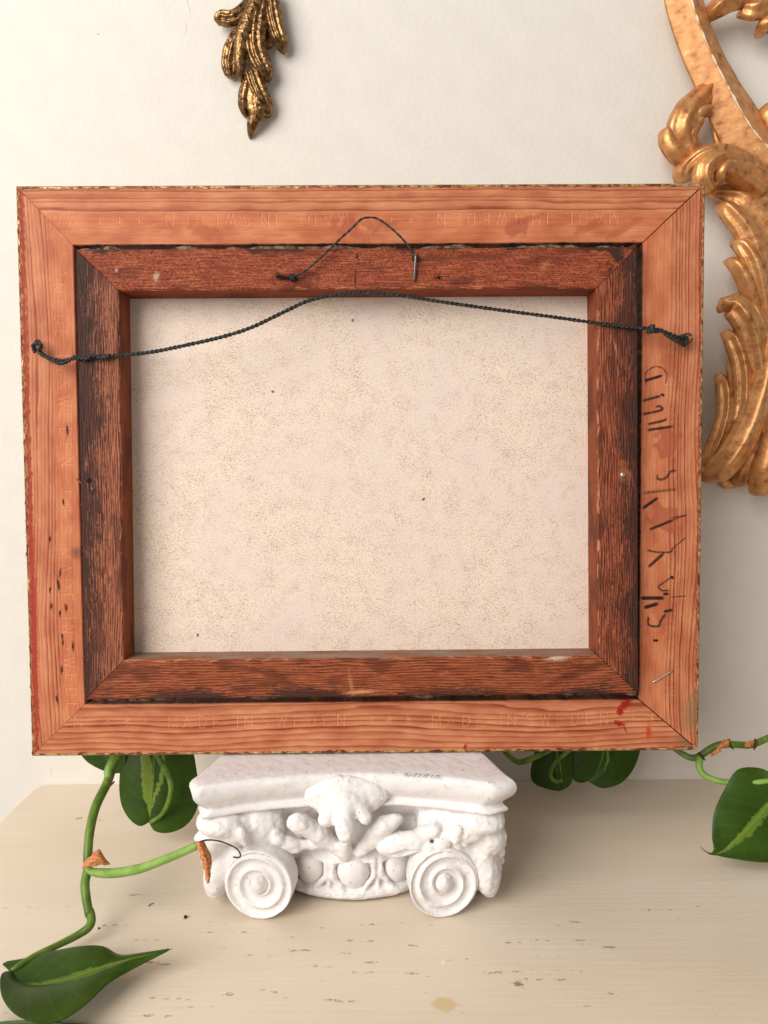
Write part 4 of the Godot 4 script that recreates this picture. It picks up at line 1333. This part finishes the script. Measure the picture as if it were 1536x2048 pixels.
func build_plants() -> void:
	var stem := wrapped(plain(Color(1, 1, 1), 0.42, 0.0, 0.45), ramp_texture(0.02, 33, 3, [0.25, 0.5, 0.75], [Color(0.27, 0.37, 0.10), Color(0.36, 0.47, 0.14), Color(0.44, 0.55, 0.20)], 256), null, 0.0, 60.0)
	var pale_stem := wrapped(plain(Color(1, 1, 1), 0.4, 0.0, 0.45), ramp_texture(0.02, 34, 3, [0.25, 0.75], [Color(0.42, 0.56, 0.22), Color(0.53, 0.66, 0.32)], 256), null, 0.0, 60.0)
	var dry := wrapped(plain(Color(1, 1, 1), 0.7), ramp_texture(0.03, 35, 3, [0.25, 0.5, 0.8], [Color(0.55, 0.29, 0.14), Color(0.78, 0.48, 0.27), Color(0.88, 0.62, 0.40)], 256), null, 0.0, 14.0)
	var brown := plain(Color(0.28, 0.13, 0.07), 0.7)
	var striped := leaf_material(401, [[0.10, 0.98, 0.14, 0.15]], Color(0.36, 0.44, 0.15))
	var rayed := leaf_material(402, [[0.0, 0.95, -0.42, 0.17], [0.0, 0.9, 0.36, 0.06]])
	var half := leaf_material(403, [[0.05, 0.97, 0.06, 0.11]], Color(0.40, 0.475, 0.17))
	var dark := leaf_material(404, [[0.3, 0.9, 0.3, 0.05]])
	# the vine that comes forward at the left of the capital
	var v := thing("trailing_vine", "philodendron vine with a lime striped leaf lying on the shelf left of the capital", "plant", Transform3D.IDENTITY, "trailing vines")
	part(v, "stem", tube(smooth_path([-176.3, 94.7, 105, -179.8, 80.5, 118, -181.1, 72.7, 128, -181.5, 65, 138, -183.5, 56.6, 152, -182.8, 47.2, 164, -181.1, 38.9, 172, -179.3, 30.5, 178, -178.6, 24.8, 184, -175.5, 18.7, 190, -171.6, 13.5, 196], 60), [2.7, 2.9, 3.0, 2.9, 2.8, 2.7, 2.6, 2.5], 12), stem)
	part(v, "petiole", tube(smooth_path([-172.6, 14.6, 194, -169.7, 11.8, 198, -170.1, 9.7, 202, -175.9, 7.4, 206, -182.6, 8.7, 216, -188.7, 10.5, 226, -193.2, 10.8, 234, -195.9, 9.6, 236], 40), [2.7, 2.4, 2.1, 1.9, 1.8, 1.7, 1.6], 10), stem)
	part(v, "petiole", tube(smooth_path([-180.2, 30.8, 178, -172.7, 30.6, 182, -159.1, 33.8, 188, -142.2, 39.9, 194, -126.1, 48.1, 199, -114.5, 54.7, 203, -105.5, 59.8, 205], 40), [2.2, 2.7, 2.7, 2.5, 2.3, 2.2], 10), pale_stem)
	part(v, "petiole", tube(smooth_path([-181, 66.1, 136, -182.2, 70.3, 134, -181.2, 74.7, 131, -178.9, 80.4, 126, -175.3, 89.9, 120], 24), [2.5, 2.8, 2.5, 2.1], 10), pale_stem)
	blade([-195.9, 9.6, 236, -202.6, 11.1, 232, -193.1, 10.6, 228, -180.5, 11.5, 224, -166.2, 12.8, 222, -153.8, 12.7, 222, -144, 9.2, 224, -131.2, 11.7, 226, -114.4, 15.5, 228],
		[-195.9, 9.6, 236, -188.8, 8.1, 242, -178.1, 8.4, 244, -165.7, 9.8, 242, -154.4, 11.3, 238, -144.2, 12.3, 234, -133.4, 13.1, 231, -123.5, 13.8, 229, -114.4, 15.5, 228],
		[-195.9, 9.6, 236, -196.1, 15, 246, -187, 15.4, 262, -172.5, 15.1, 274, -156.4, 13.6, 276, -146.6, 13.4, 266, -140.7, 12.7, 250, -133.2, 11.1, 238, -114.4, 15.5, 228], 0.05, striped, v, "large leaf folded along its rib, lime stripe")
	blade([-194.1, -5.1, 262, -203.7, -3.7, 262, -198.6, 0.9, 262, -183.4, 4.1, 263, -168.3, 4.8, 264, -155.8, 4.5, 265, -141, 4.2, 266, -131.4, 2.6, 266],
		[-194.1, -5.1, 262, -183.2, -3.3, 264, -173, -2.5, 265, -162.9, -1.7, 266, -150.8, -0.8, 266, -141.1, 0.6, 266, -135.1, 1.6, 266, -131.4, 2.6, 266],
		[-194.1, -5.1, 262, -189.8, -10.7, 266, -176.8, -11.6, 268, -163.8, -9.5, 270, -151.7, -6, 270, -142.9, -3.3, 268, -137.2, -0.6, 267, -131.4, 2.6, 266], 0.05, striped, v)
	# the heart-shaped leaf hanging behind it, its petiole meeting the notch
	blade([-166.7, 20.8, 104, -172.8, 19, 106, -181.3, 24.6, 104, -187.6, 35, 100, -188.8, 52.1, 96, -185.3, 69.4, 92, -176.9, 84.6, 88, -165.4, 99.7, 84],
		[-166.7, 20.8, 104, -165.8, 27.7, 104, -165.1, 37, 103, -164.2, 49.8, 101, -164, 63, 98, -164.2, 75.9, 94, -164.3, 88.9, 90, -165.4, 99.7, 84],
		[-166.7, 20.8, 104, -161.4, 14.9, 106, -149.9, 14.4, 106, -139.2, 19.1, 102, -133.2, 31.7, 98, -134.7, 51.8, 94, -141.5, 74.1, 90, -165.4, 99.7, 84], 0.06, rayed, v, "heart-shaped leaf hanging point up, two lime rays")
	part(v, "petiole", tube(smooth_path([-160.1, 78.8, 110, -155, 69, 112, -149.5, 58.8, 113, -147.7, 49.5, 113, -150.5, 38.4, 112, -156.5, 28.3, 109, -164.6, 21.8, 106], 30), [1.9, 1.9, 1.8, 1.5], 8), stem)
	blade([-213.5, 87.1, 84, -220.2, 78.7, 86, -221.2, 68.4, 88, -215, 59.6, 90, -204.5, 54.1, 92, -194.9, 51.6, 93, -189.5, 52, 94],
		[-213.5, 87.1, 84, -208.6, 79.4, 88, -204.2, 71.4, 91, -200.5, 64.4, 92, -196.7, 58.9, 93, -193, 55.3, 94, -189.5, 52, 94],
		[-213.5, 87.1, 84, -198.6, 85.6, 90, -188.6, 76.1, 94, -185, 69.2, 95, -184.2, 62.3, 96, -186.2, 56, 95, -189.5, 52, 94], 0.05, dark, v)
	husk([-180.2, 34.1, 182, -178.6, 38.3, 184, -174.1, 43.1, 186, -171.1, 45.8, 186, -168.9, 45.6, 184], [-179.7, 34.6, 184, -173.6, 40.6, 189, -169.1, 44.7, 191, -166.6, 45.4, 190, -164, 41.1, 188], [-179.4, 34, 184, -173.5, 37.6, 188, -168, 39.9, 190, -164.9, 39.3, 189, -162.2, 38.1, 187], v, dry)
	husk([-106.3, 62.7, 207, -104.5, 59.2, 209, -102.2, 53.4, 210, -100.4, 47.3, 211, -99.7, 43, 210], [-103.5, 64.3, 210, -100.9, 60.8, 213, -99.2, 55.7, 214, -98.2, 49.4, 213, -98.3, 44.1, 211], [-101.5, 62.3, 207, -98.4, 58, 209, -96.6, 53.3, 210, -97.3, 48.2, 210, -98.2, 44.1, 209], v, dry)
	husk([-99.9, 45.9, 211, -100.5, 44.7, 211, -100, 43, 211, -99.5, 41.9, 211, -99.2, 41.3, 211], [-98.5, 47.1, 212, -98.3, 45.6, 212, -98.3, 44.2, 212, -98.4, 43, 212, -98.9, 41.3, 211], [-98, 45.9, 211, -97.5, 45, 211, -97.8, 43.6, 211, -98.1, 42.4, 211, -98.7, 41.3, 211], v, dry)
	part(v, "tendril", tube(smooth_path([-105.4, 61.5, 206, -99.6, 64.3, 208, -92.7, 64.2, 209, -86.7, 61.9, 209, -83.1, 59, 208, -81.7, 54.6, 206, -83, 51.8, 204, -86.3, 52.1, 204], 28), [0.7, 0.45, 0.4, 0.5], 6), brown)
	part(v, "tendril", tube(smooth_path([-180.4, 67.5, 139, -177.1, 66.4, 141, -175.5, 67.3, 140, -178.2, 64.4, 141], 10), [0.6, 0.4], 5), brown)
	# the vine that comes in from the right
	var r := thing("trailing_vine", "philodendron vine with one glossy round leaf, curling past the lower right corner of the frame", "plant", Transform3D.IDENTITY, "trailing vines")
	part(r, "stem", tube(smooth_path([195.9, 74.7, 90, 202.2, 69, 96, 208.4, 64.8, 100, 213.8, 63.6, 104, 217.5, 67.4, 108, 224.1, 73.2, 110, 230.6, 76.4, 112, 238.8, 76.4, 112, 249.1, 75.9, 112, 259.2, 79.7, 112, 272.7, 85.5, 112], 50), [2.0, 2.1, 2.3, 2.6, 2.4, 2.2, 2.1], 10), stem)
	part(r, "petiole", tube(smooth_path([217.5, 66.7, 108, 215, 61.7, 111, 216.6, 56.6, 114, 223, 54.2, 118, 233.3, 53.8, 122, 244.7, 55.9, 126, 258.2, 58.5, 128], 36), [2.4, 2.3, 1.9, 1.8, 1.6], 10), pale_stem)
	blade([258.2, 57.8, 128, 255.8, 62.7, 126, 248.4, 64.5, 122, 235.7, 62.8, 122, 225.5, 50.9, 126, 216.4, 38.2, 132, 212.7, 25.7, 138, 213.3, 17.2, 140, 209, 15.8, 141, 204.1, 20, 140],
		[258.2, 57.8, 128, 256.2, 49.6, 131, 248.9, 41.6, 134, 240.4, 34.4, 137, 231.3, 27.9, 140, 223.2, 21.1, 141, 218.1, 17.1, 141, 213.6, 15.4, 141, 208.3, 16.5, 141, 204.1, 20, 140],
		[258.2, 57.8, 128, 281.7, 51.4, 128, 289.8, 36.1, 132, 280.3, 18.9, 138, 260.9, 11.7, 144, 240.4, 12.3, 146, 225.2, 13.3, 144, 216.4, 14.3, 142, 209, 15.5, 141, 204.1, 20, 140], 0.05, half, r, "round glossy leaf with a lime stripe")
	husk([232.5, 81.5, 115, 228.6, 80.5, 116, 225.5, 78.2, 117, 222.9, 74.7, 117, 219.6, 71.6, 117], [232.4, 81.7, 118, 228.6, 80, 119, 226, 77.6, 119, 223.5, 74.1, 118, 220.3, 70.9, 117], [232.3, 78.1, 117, 229.1, 77.5, 118, 227.1, 75.8, 118, 224.5, 73, 118, 221, 70.5, 117], r, dry)
	husk([244.1, 79.3, 115, 245.6, 80, 116, 247.6, 80.4, 116, 249, 80.3, 116], [242.6, 79.1, 118, 244.6, 79.1, 118, 246.6, 79.4, 118, 249.2, 79.4, 117], [243.7, 76.2, 116, 245.2, 76.6, 117, 247.2, 76.9, 117, 249.7, 77.5, 116], r, dry)
	for q in [[234.1, 80.7, 113, 233.9, 77.6, 115, 236.6, 74, 114], [251.9, 80.5, 113, 251.6, 77.8, 115, 250.9, 73.6, 114], [215, 69.3, 109, 216.2, 68, 111, 219.5, 64.7, 110]]:
		part(r, "node", tube(smooth_path(q, 8), [0.7, 1.0, 0.5], 6), brown)
	# the leaves in the shade behind the frame
	var b := thing("trailing_vine", "dark green philodendron leaves hanging in shade beneath the frame, right of the capital", "plant", Transform3D.IDENTITY, "trailing vines")
	blade([128.7, 75.7, 40, 120.1, 65.2, 44, 115.1, 47.7, 50, 110.9, 31.6, 54, 113.2, 24.1, 56, 122, 20.7, 58, 131.7, 19.1, 59],
		[128.7, 75.7, 40, 129, 65.9, 46, 129.2, 56.3, 52, 129.3, 46.6, 57, 129.8, 36.1, 60, 131, 26.2, 60, 131.7, 19.1, 59],
		[128.7, 75.7, 40, 139.1, 65.8, 46, 143.1, 48.3, 52, 143, 34.2, 56, 141.8, 26.4, 58, 137.8, 21.8, 59, 131.7, 19.1, 59], 0.06, dark, b)
	blade([174.9, 81.9, 36, 156.2, 71.4, 40, 145.4, 53.8, 46, 141, 36.4, 52, 143.7, 26.1, 54, 149.6, 23.4, 55, 154.6, 25.4, 56],
		[174.9, 81.9, 36, 172.9, 68, 42, 170.7, 57.9, 47, 167.8, 48.1, 52, 164, 37.5, 55, 159.9, 30.1, 56, 154.6, 25.4, 56],
		[174.9, 81.9, 36, 190.8, 67.8, 42, 196.9, 50.1, 48, 190.4, 34.8, 54, 179.3, 24.5, 58, 164.5, 21.1, 59, 154.6, 25.4, 56], 0.06, dark, b)
	part(b, "petiole", tube(smooth_path([139.5, 51.6, 60, 131.2, 48.8, 66, 124.6, 43.2, 69, 122.8, 36.3, 69, 126.7, 30.7, 67, 132.4, 30.5, 65], 24), [1.7, 1.6, 1.4], 8), stem)
	part(b, "stem", tube(smooth_path([86.1, 56.9, 62, 91.5, 50.7, 66, 98.6, 46.1, 68, 106.1, 47.6, 68, 117, 51.3, 66, 131.4, 56.4, 62], 24), [1.8, 2.2, 1.8], 8), stem)

# ------------------------------------------------------------------ shelf, wall
func shelf_paint() -> Paint:
	var k := 2.0
	var p := Paint.new(-300, -4, 800, 420, k, false)
	var slow := noise(0.006, 501, 3)
	var brush := noise(0.2, 502, 3)
	var fine := noise(0.8, 503, 2)
	var i := 0
	for y in p.h:
		var zz := y / k
		for x in p.w:
			var xx := x / k
			var a := slow.get_noise_2d(xx, zz * 1.6)
			var b := brush.get_noise_2d(xx * 0.05, zz * 1.6)
			var d := fine.get_noise_2d(xx * 0.5, zz)
			p.c[i * 3] = 0.858 + a * 0.03 + b * 0.010 + d * 0.01
			p.c[i * 3 + 1] = 0.796 + a * 0.033 + b * 0.011 + d * 0.01
			p.c[i * 3 + 2] = 0.715 + a * 0.04 + b * 0.013 + d * 0.01
			p.z[i] = 0.6 + b * 0.13 + d * 0.06 + a * 0.1
			i += 1
	var worn := Color(0.47, 0.38, 0.31)
	var pick := noise(0.12, 504, 3)
	var rag := noise(0.4, 505, 3)
	# broken scratches that run with the brush marks, where the paint has worn off the wood
	for q in [Vector2(-103.3, 192.8), Vector2(-73.7, 196.2), Vector2(-38.9, 197.6), Vector2(-82.9, 208), Vector2(-49.3, 207.6), Vector2(-4.4, 201.4), Vector2(29.5, 205.3), Vector2(-122.1, 217.5), Vector2(-100.9, 225.5), Vector2(-59.8, 212.3), Vector2(-21.1, 210.8), Vector2(23.4, 211.4), Vector2(50.4, 217.7), Vector2(86.2, 203.9), Vector2(115, 202.2), Vector2(133.4, 206.6), Vector2(-42.4, 220.5), Vector2(1.1, 219.1), Vector2(-9.6, 226.6), Vector2(19.7, 228.8), Vector2(59.8, 227.5), Vector2(102.9, 226.1), Vector2(108.5, 234.3), Vector2(65.1, 227.5), Vector2(69.5, 232.4), Vector2(-101.5, 243.5), Vector2(-89.6, 250.3), Vector2(-66.2, 240.4), Vector2(87.7, 222.1), Vector2(-39.7, 189.1), Vector2(-4.5, 187.3), Vector2(48.5, 188.1), Vector2(158.9, 175.5), Vector2(190.7, 172), Vector2(110, 188.9), Vector2(131.6, 185.5), Vector2(-182.2, 154.5), Vector2(-150, 156), Vector2(-152.4, 185.3), Vector2(-220.2, 167.8), Vector2(-205.4, 166.5), Vector2(-19.4, 246.1), Vector2(31.8, 241.6), Vector2(121.5, 242.6), Vector2(-121.9, 199.1), Vector2(-100.9, 255.1), Vector2(106.2, 250.9)]:
		var x: float = q.x - rng.randf_range(4, 26)
		var z: float = q.y
		for e in rng.randi_range(2, 6):
			var l := rng.randf_range(0.4, 2.6)
			if pick.get_noise_2d(x * 3.0, z * 3.0) > -0.2:
				p.stroke(Vector2(x, z), Vector2(x + l, z + rng.randf_range(-0.25, 0.25)), rng.randf_range(0.05, 0.3), worn, rng.randf_range(0.15, 0.7), 0.2, 1.0)
				if rng.randf() < 0.35:
					p.stain(Vector2(x + l * 0.5, z + rng.randf_range(-1.2, 1.2)), rng.randf_range(0.8, 3.4), rng.randf_range(0.25, 0.7), rng.randf_range(-0.12, 0.12), worn, rng.randf_range(0.3, 0.75), rag, 1.5, 0.4, 0.15)
			x += l + rng.randf_range(0.6, 6.0)
			z += rng.randf_range(-0.9, 0.9)
	for q in 260:
		var o := Vector2(rng.randf_range(-280, 330), rng.randf_range(60, 400))
		p.stroke(o, o + Vector2(rng.randf_range(0.2, 2.4), rng.randf_range(-0.2, 0.2)), rng.randf_range(0.05, 0.22), worn, rng.randf_range(0.15, 0.55), 0.15, 1.0)
	for q in 40:
		var o := Vector2(rng.randf_range(60, 240), rng.randf_range(90, 190))
		p.stroke(o, o + Vector2(rng.randf_range(1, 5), rng.randf_range(-0.3, 0.3)), rng.randf_range(0.1, 0.3), Color(0.92, 0.87, 0.80), 0.6, -0.05, 1.0)
	var spot := [Vector2(28.1, 249.4), Vector2(29.7, 219.4), Vector2(68.1, 236), Vector2(35.3, 245.1), Vector2(-236.3, 57), Vector2(-218.9, 60.4), Vector2(-59.8, 192)]
	p.stain(spot[0], 7.2, 5.4, 0.0, Color(0.78, 0.66, 0.42), 0.55, pick, 0.3, 0.3)
	p.stain(spot[1], 1.2, 2.4, 0.0, Color(0.93, 0.89, 0.83), 0.8, pick, 0.5, 0.4)
	p.stain(spot[2], 2.4, 2.0, 0.0, worn, 0.7, brush, 1.3, 0.4)
	p.stain(spot[4], 2.4, 1.4, -0.5, Color(0.58, 0.42, 0.30), 0.8, brush, 0.8, 0.4)
	p.stain(spot[5], 1.0, 1.0, 0.0, Color(0.62, 0.48, 0.36), 0.7, brush, 0.8, 0.4)
	return p

func build_setting() -> void:
	# wall: one rolled coat of cream paint
	var w := MeshInstance3D.new()
	w.name = "wall"
	var box := BoxMesh.new()
	box.size = Vector3(5.0, 3.0, 0.1)
	w.mesh = box
	w.position = Vector3(0.3, 0.3, -0.05)
	var wm := plain(Color(1, 1, 1), 0.72, 0.0, 0.3)
	wrapped(wm, ramp_texture(0.006, 601, 4, [0.2, 0.8], [Color(0.862, 0.836, 0.796), Color(0.874, 0.848, 0.808)]), relief_texture(0.03, 602, 4), 0.14, 90.0)
	w.material_override = wm
	w.set_meta("kind", "structure")
	add_child(w)
	# hairline cracks and specks in the paint
	var hair := plain(Color(0.52, 0.47, 0.42), 0.9)
	for q in [[[-149.5, 630.3, 0, -148.5, 625.1, 0, -147.5, 619.2, 0, -148.1, 623.7, 0, -144.6, 622.2, 0], 0.10], [[-150.4, 613.3, 0, -151.3, 607.3, 0, -152.2, 604.4, 0], 0.08], [[-220.9, 606.1, 0, -219, 604.9, 0], 0.28], [[-283.7, 14.7, 0, -282.7, 7.8, 0], 0.12], [[272.4, 320.1, 0, 274.1, 318.5, 0], 0.6]]:
		part(w, "paint_crack", tube(smooth_path(q[0], 10), [q[1], q[1] * 0.6], 4), hair).position = -w.position
	# shelf: a painted board whose left end stands free
	var sp := shelf_paint()
	var m := painted(sp, 0.35, 0.5, 0.4)
	var outline := PackedVector2Array()
	var nz := noise(0.02, 91, 3)
	for i in 60:
		var x := lerpf(-286, 900, pow(i / 59.0, 1.3))
		outline.append(Vector2(x, 0.6 + 0.9 * nz.get_noise_1d(x)))
	outline.append_array([Vector2(900, 420), Vector2(-294.5, 420)])
	for i in 24:
		var z := lerpf(400, 12, i / 23.0)
		outline.append(Vector2(-293.5 + 0.6 * nz.get_noise_1d(z * 2.0 + 700.0), z))
	outline.append_array([Vector2(-292.8, 7), Vector2(-290.5, 3)])
	var v := PackedVector3Array()
	var uv := PackedVector2Array()
	var idx := PackedInt32Array()
	var tri := Geometry2D.triangulate_polygon(outline)
	var k := outline.size()
	for y in [0.0, -32.0]:
		for q in outline:
			v.append(Vector3(q.x, y, q.y) * M)
			uv.append(Vector2((q.x - sp.x0) / (sp.w / sp.k), (q.y - sp.y0) / (sp.h / sp.k)))
	var area := 0.0
	for i in range(0, tri.size(), 3):
		area += (outline[tri[i + 1]] - outline[tri[i]]).cross(outline[tri[i + 2]] - outline[tri[i]])
	for i in range(0, tri.size(), 3):
		var t := [tri[i], tri[i + 1], tri[i + 2]] if area > 0.0 else [tri[i], tri[i + 2], tri[i + 1]]
		idx.append_array([t[0], t[1], t[2], k + t[0], k + t[2], k + t[1]])
	var signed_ := 0.0
	for i in k:
		signed_ += outline[i].cross(outline[(i + 1) % k])
	for i in k:
		var s := v.size()
		var j := (i + 1) % k
		v.append_array([v[i], v[j], v[k + j], v[k + i]])
		uv.append_array([uv[i], uv[j], uv[k + j], uv[k + i]])
		if signed_ > 0.0:
			idx.append_array([s, s + 3, s + 2, s, s + 2, s + 1])
		else:
			idx.append_array([s, s + 1, s + 2, s, s + 2, s + 3])
	part(self, "shelf", finish(v, idx, uv), m).set_meta("kind", "structure")

func build_crumbs() -> void:
	var soil := plain(Color(0.05, 0.04, 0.035), 0.8)
	var at := [Vector2(-121.1, 179.7), Vector2(-145.8, 166.3), Vector2(-169.5, 188.8)]
	var says := ["round black crumb of soil on the shelf left of the capital", "thin dark splinter lying on the shelf near the vine", "tiny brown crumb on the shelf beside the bend of the vine"]
	for i in 3:
		var o: Vector2 = at[i]
		var mesh: ArrayMesh
		if i == 1:
			mesh = tube(smooth_path([o.x - 1.2, 0.4, o.y + 1.6, o.x, 0.8, o.y, o.x + 1.2, 0.4, o.y - 1.4], 8), [0.3, 0.25, 0.15], 5)
		else:
			var r := 1.05 if i == 0 else 0.6
			mesh = tube(PackedVector3Array([Vector3(o.x - r, r, o.y) * M, Vector3(o.x - r * 0.7, r, o.y) * M, Vector3(o.x, r, o.y) * M, Vector3(o.x + r * 0.7, r, o.y) * M, Vector3(o.x + r, r, o.y) * M]), [0.1, r * 0.75, r, r * 0.75, 0.1], 9, 0.1)
		var c := part(self, "crumb" if i != 1 else "splinter", mesh, soil, says[i])
		c.set_meta("category", "crumb" if i != 1 else "splinter")

func _ready() -> void:
	rng.seed = 20240
	# camera: a phone held upright, tipped a little down
	var cam := Camera3D.new()
	cam.name = "camera"
	add_child(cam)
	cam.fov = 70.46
	cam.near = 0.01
	cam.far = 20.0
	cam.transform = Transform3D(Basis(Vector3.RIGHT, deg_to_rad(-4.5)) * Basis(Vector3.BACK, deg_to_rad(-0.5)), Vector3(0, 0.276, 0.594))
	cam.current = true
	# the room: even warm light off its walls, and one tall window to the left
	var e := Environment.new()
	e.background_mode = Environment.BG_COLOR
	e.background_color = Color(0.63, 0.62, 0.605)
	e.tonemap_mode = Environment.TONE_MAPPER_LINEAR
	e.tonemap_exposure = 1.0
	e.sdfgi_enabled = true
	e.ssao_enabled = true
	e.ssil_enabled = true
	var we := WorldEnvironment.new()
	we.environment = e
	add_child(we)
	var win := AreaLight3D.new()
	win.name = "window_light"
	add_child(win)
	win.area_size = Vector2(1.3, 1.4)
	win.light_energy = 4.35
	win.light_color = Color(1.0, 0.99, 0.972)
	win.area_range = 6.0
	win.shadow_enabled = true
	win.look_at_from_position(Vector3(-1.05, 0.95, 1.36), Vector3(0.0, 0.2, 0.1))

	build_setting()
	print("setting ", Time.get_ticks_msec())
	var gilt := wrapped(plain(Color(1, 1, 1), 0.5, 0.35, 0.5), ramp_texture(0.03, 7, 5, [0.2, 0.4, 0.48, 0.56, 0.75], [Color(0.30, 0.15, 0.09), Color(0.50, 0.22, 0.13), Color(0.54, 0.36, 0.20), Color(0.64, 0.49, 0.28), Color(0.76, 0.63, 0.42)]), relief_texture(0.05, 8, 4), 0.5, 130.0)
	build_frame(gilt)
	print("frame ", Time.get_ticks_msec())
	build_canvas()
	print("canvas ", Time.get_ticks_msec())
	build_wires()
	var plaster: StandardMaterial3D = wrapped(plain(Color(1, 1, 1), 0.55, 0.0, 0.4), ramp_texture(0.02, 9, 5, [0.03, 0.13, 0.26, 0.7], [Color(0.74, 0.64, 0.58), Color(0.84, 0.80, 0.78), Color(0.885, 0.862, 0.852), Color(0.90, 0.885, 0.878)]), relief_texture(0.02, 10, 4), 0.3, 95.0)
	# air bubbles left in the cast
	var cast: Image = plaster.albedo_texture.get_image()
	for q in 60:
		var o := Vector2i(rng.randi_range(5, 506), rng.randi_range(5, 506))
		var r := rng.randf_range(0.9, 2.4)
		for y in range(-3, 4):
			for x in range(-3, 4):
				if Vector2(x, y).length() < r:
					cast.set_pixelv(o + Vector2i(x, y), Color(0.46, 0.38, 0.35))
	plaster.albedo_texture = ImageTexture.create_from_image(cast)
	build_capital(plaster)
	print("capital ", Time.get_ticks_msec())
	var gold := wrapped(plain(Color(1, 1, 1), 0.38, 0.6, 0.5), ramp_texture(0.014, 17, 5, [0.12, 0.26, 0.4, 0.7, 0.82, 0.86], [Color(0.56, 0.32, 0.19), Color(0.70, 0.46, 0.27), Color(0.80, 0.56, 0.35), Color(0.84, 0.61, 0.38), Color(0.88, 0.68, 0.44), Color(0.93, 0.86, 0.76)]), relief_texture(0.02, 18, 4), 0.28, 70.0)
	build_mirror(gold)
	var bronze := wrapped(plain(Color(1, 1, 1), 0.28, 0.85, 0.5), ramp_texture(0.02, 19, 4, [0.2, 0.5, 0.8], [Color(0.24, 0.16, 0.10), Color(0.53, 0.39, 0.24), Color(0.68, 0.54, 0.36)]), relief_texture(0.03, 20, 3), 0.5, 50.0)
	build_ornament(bronze)
	build_plants()
	build_crumbs()
	print("all ", Time.get_ticks_msec())
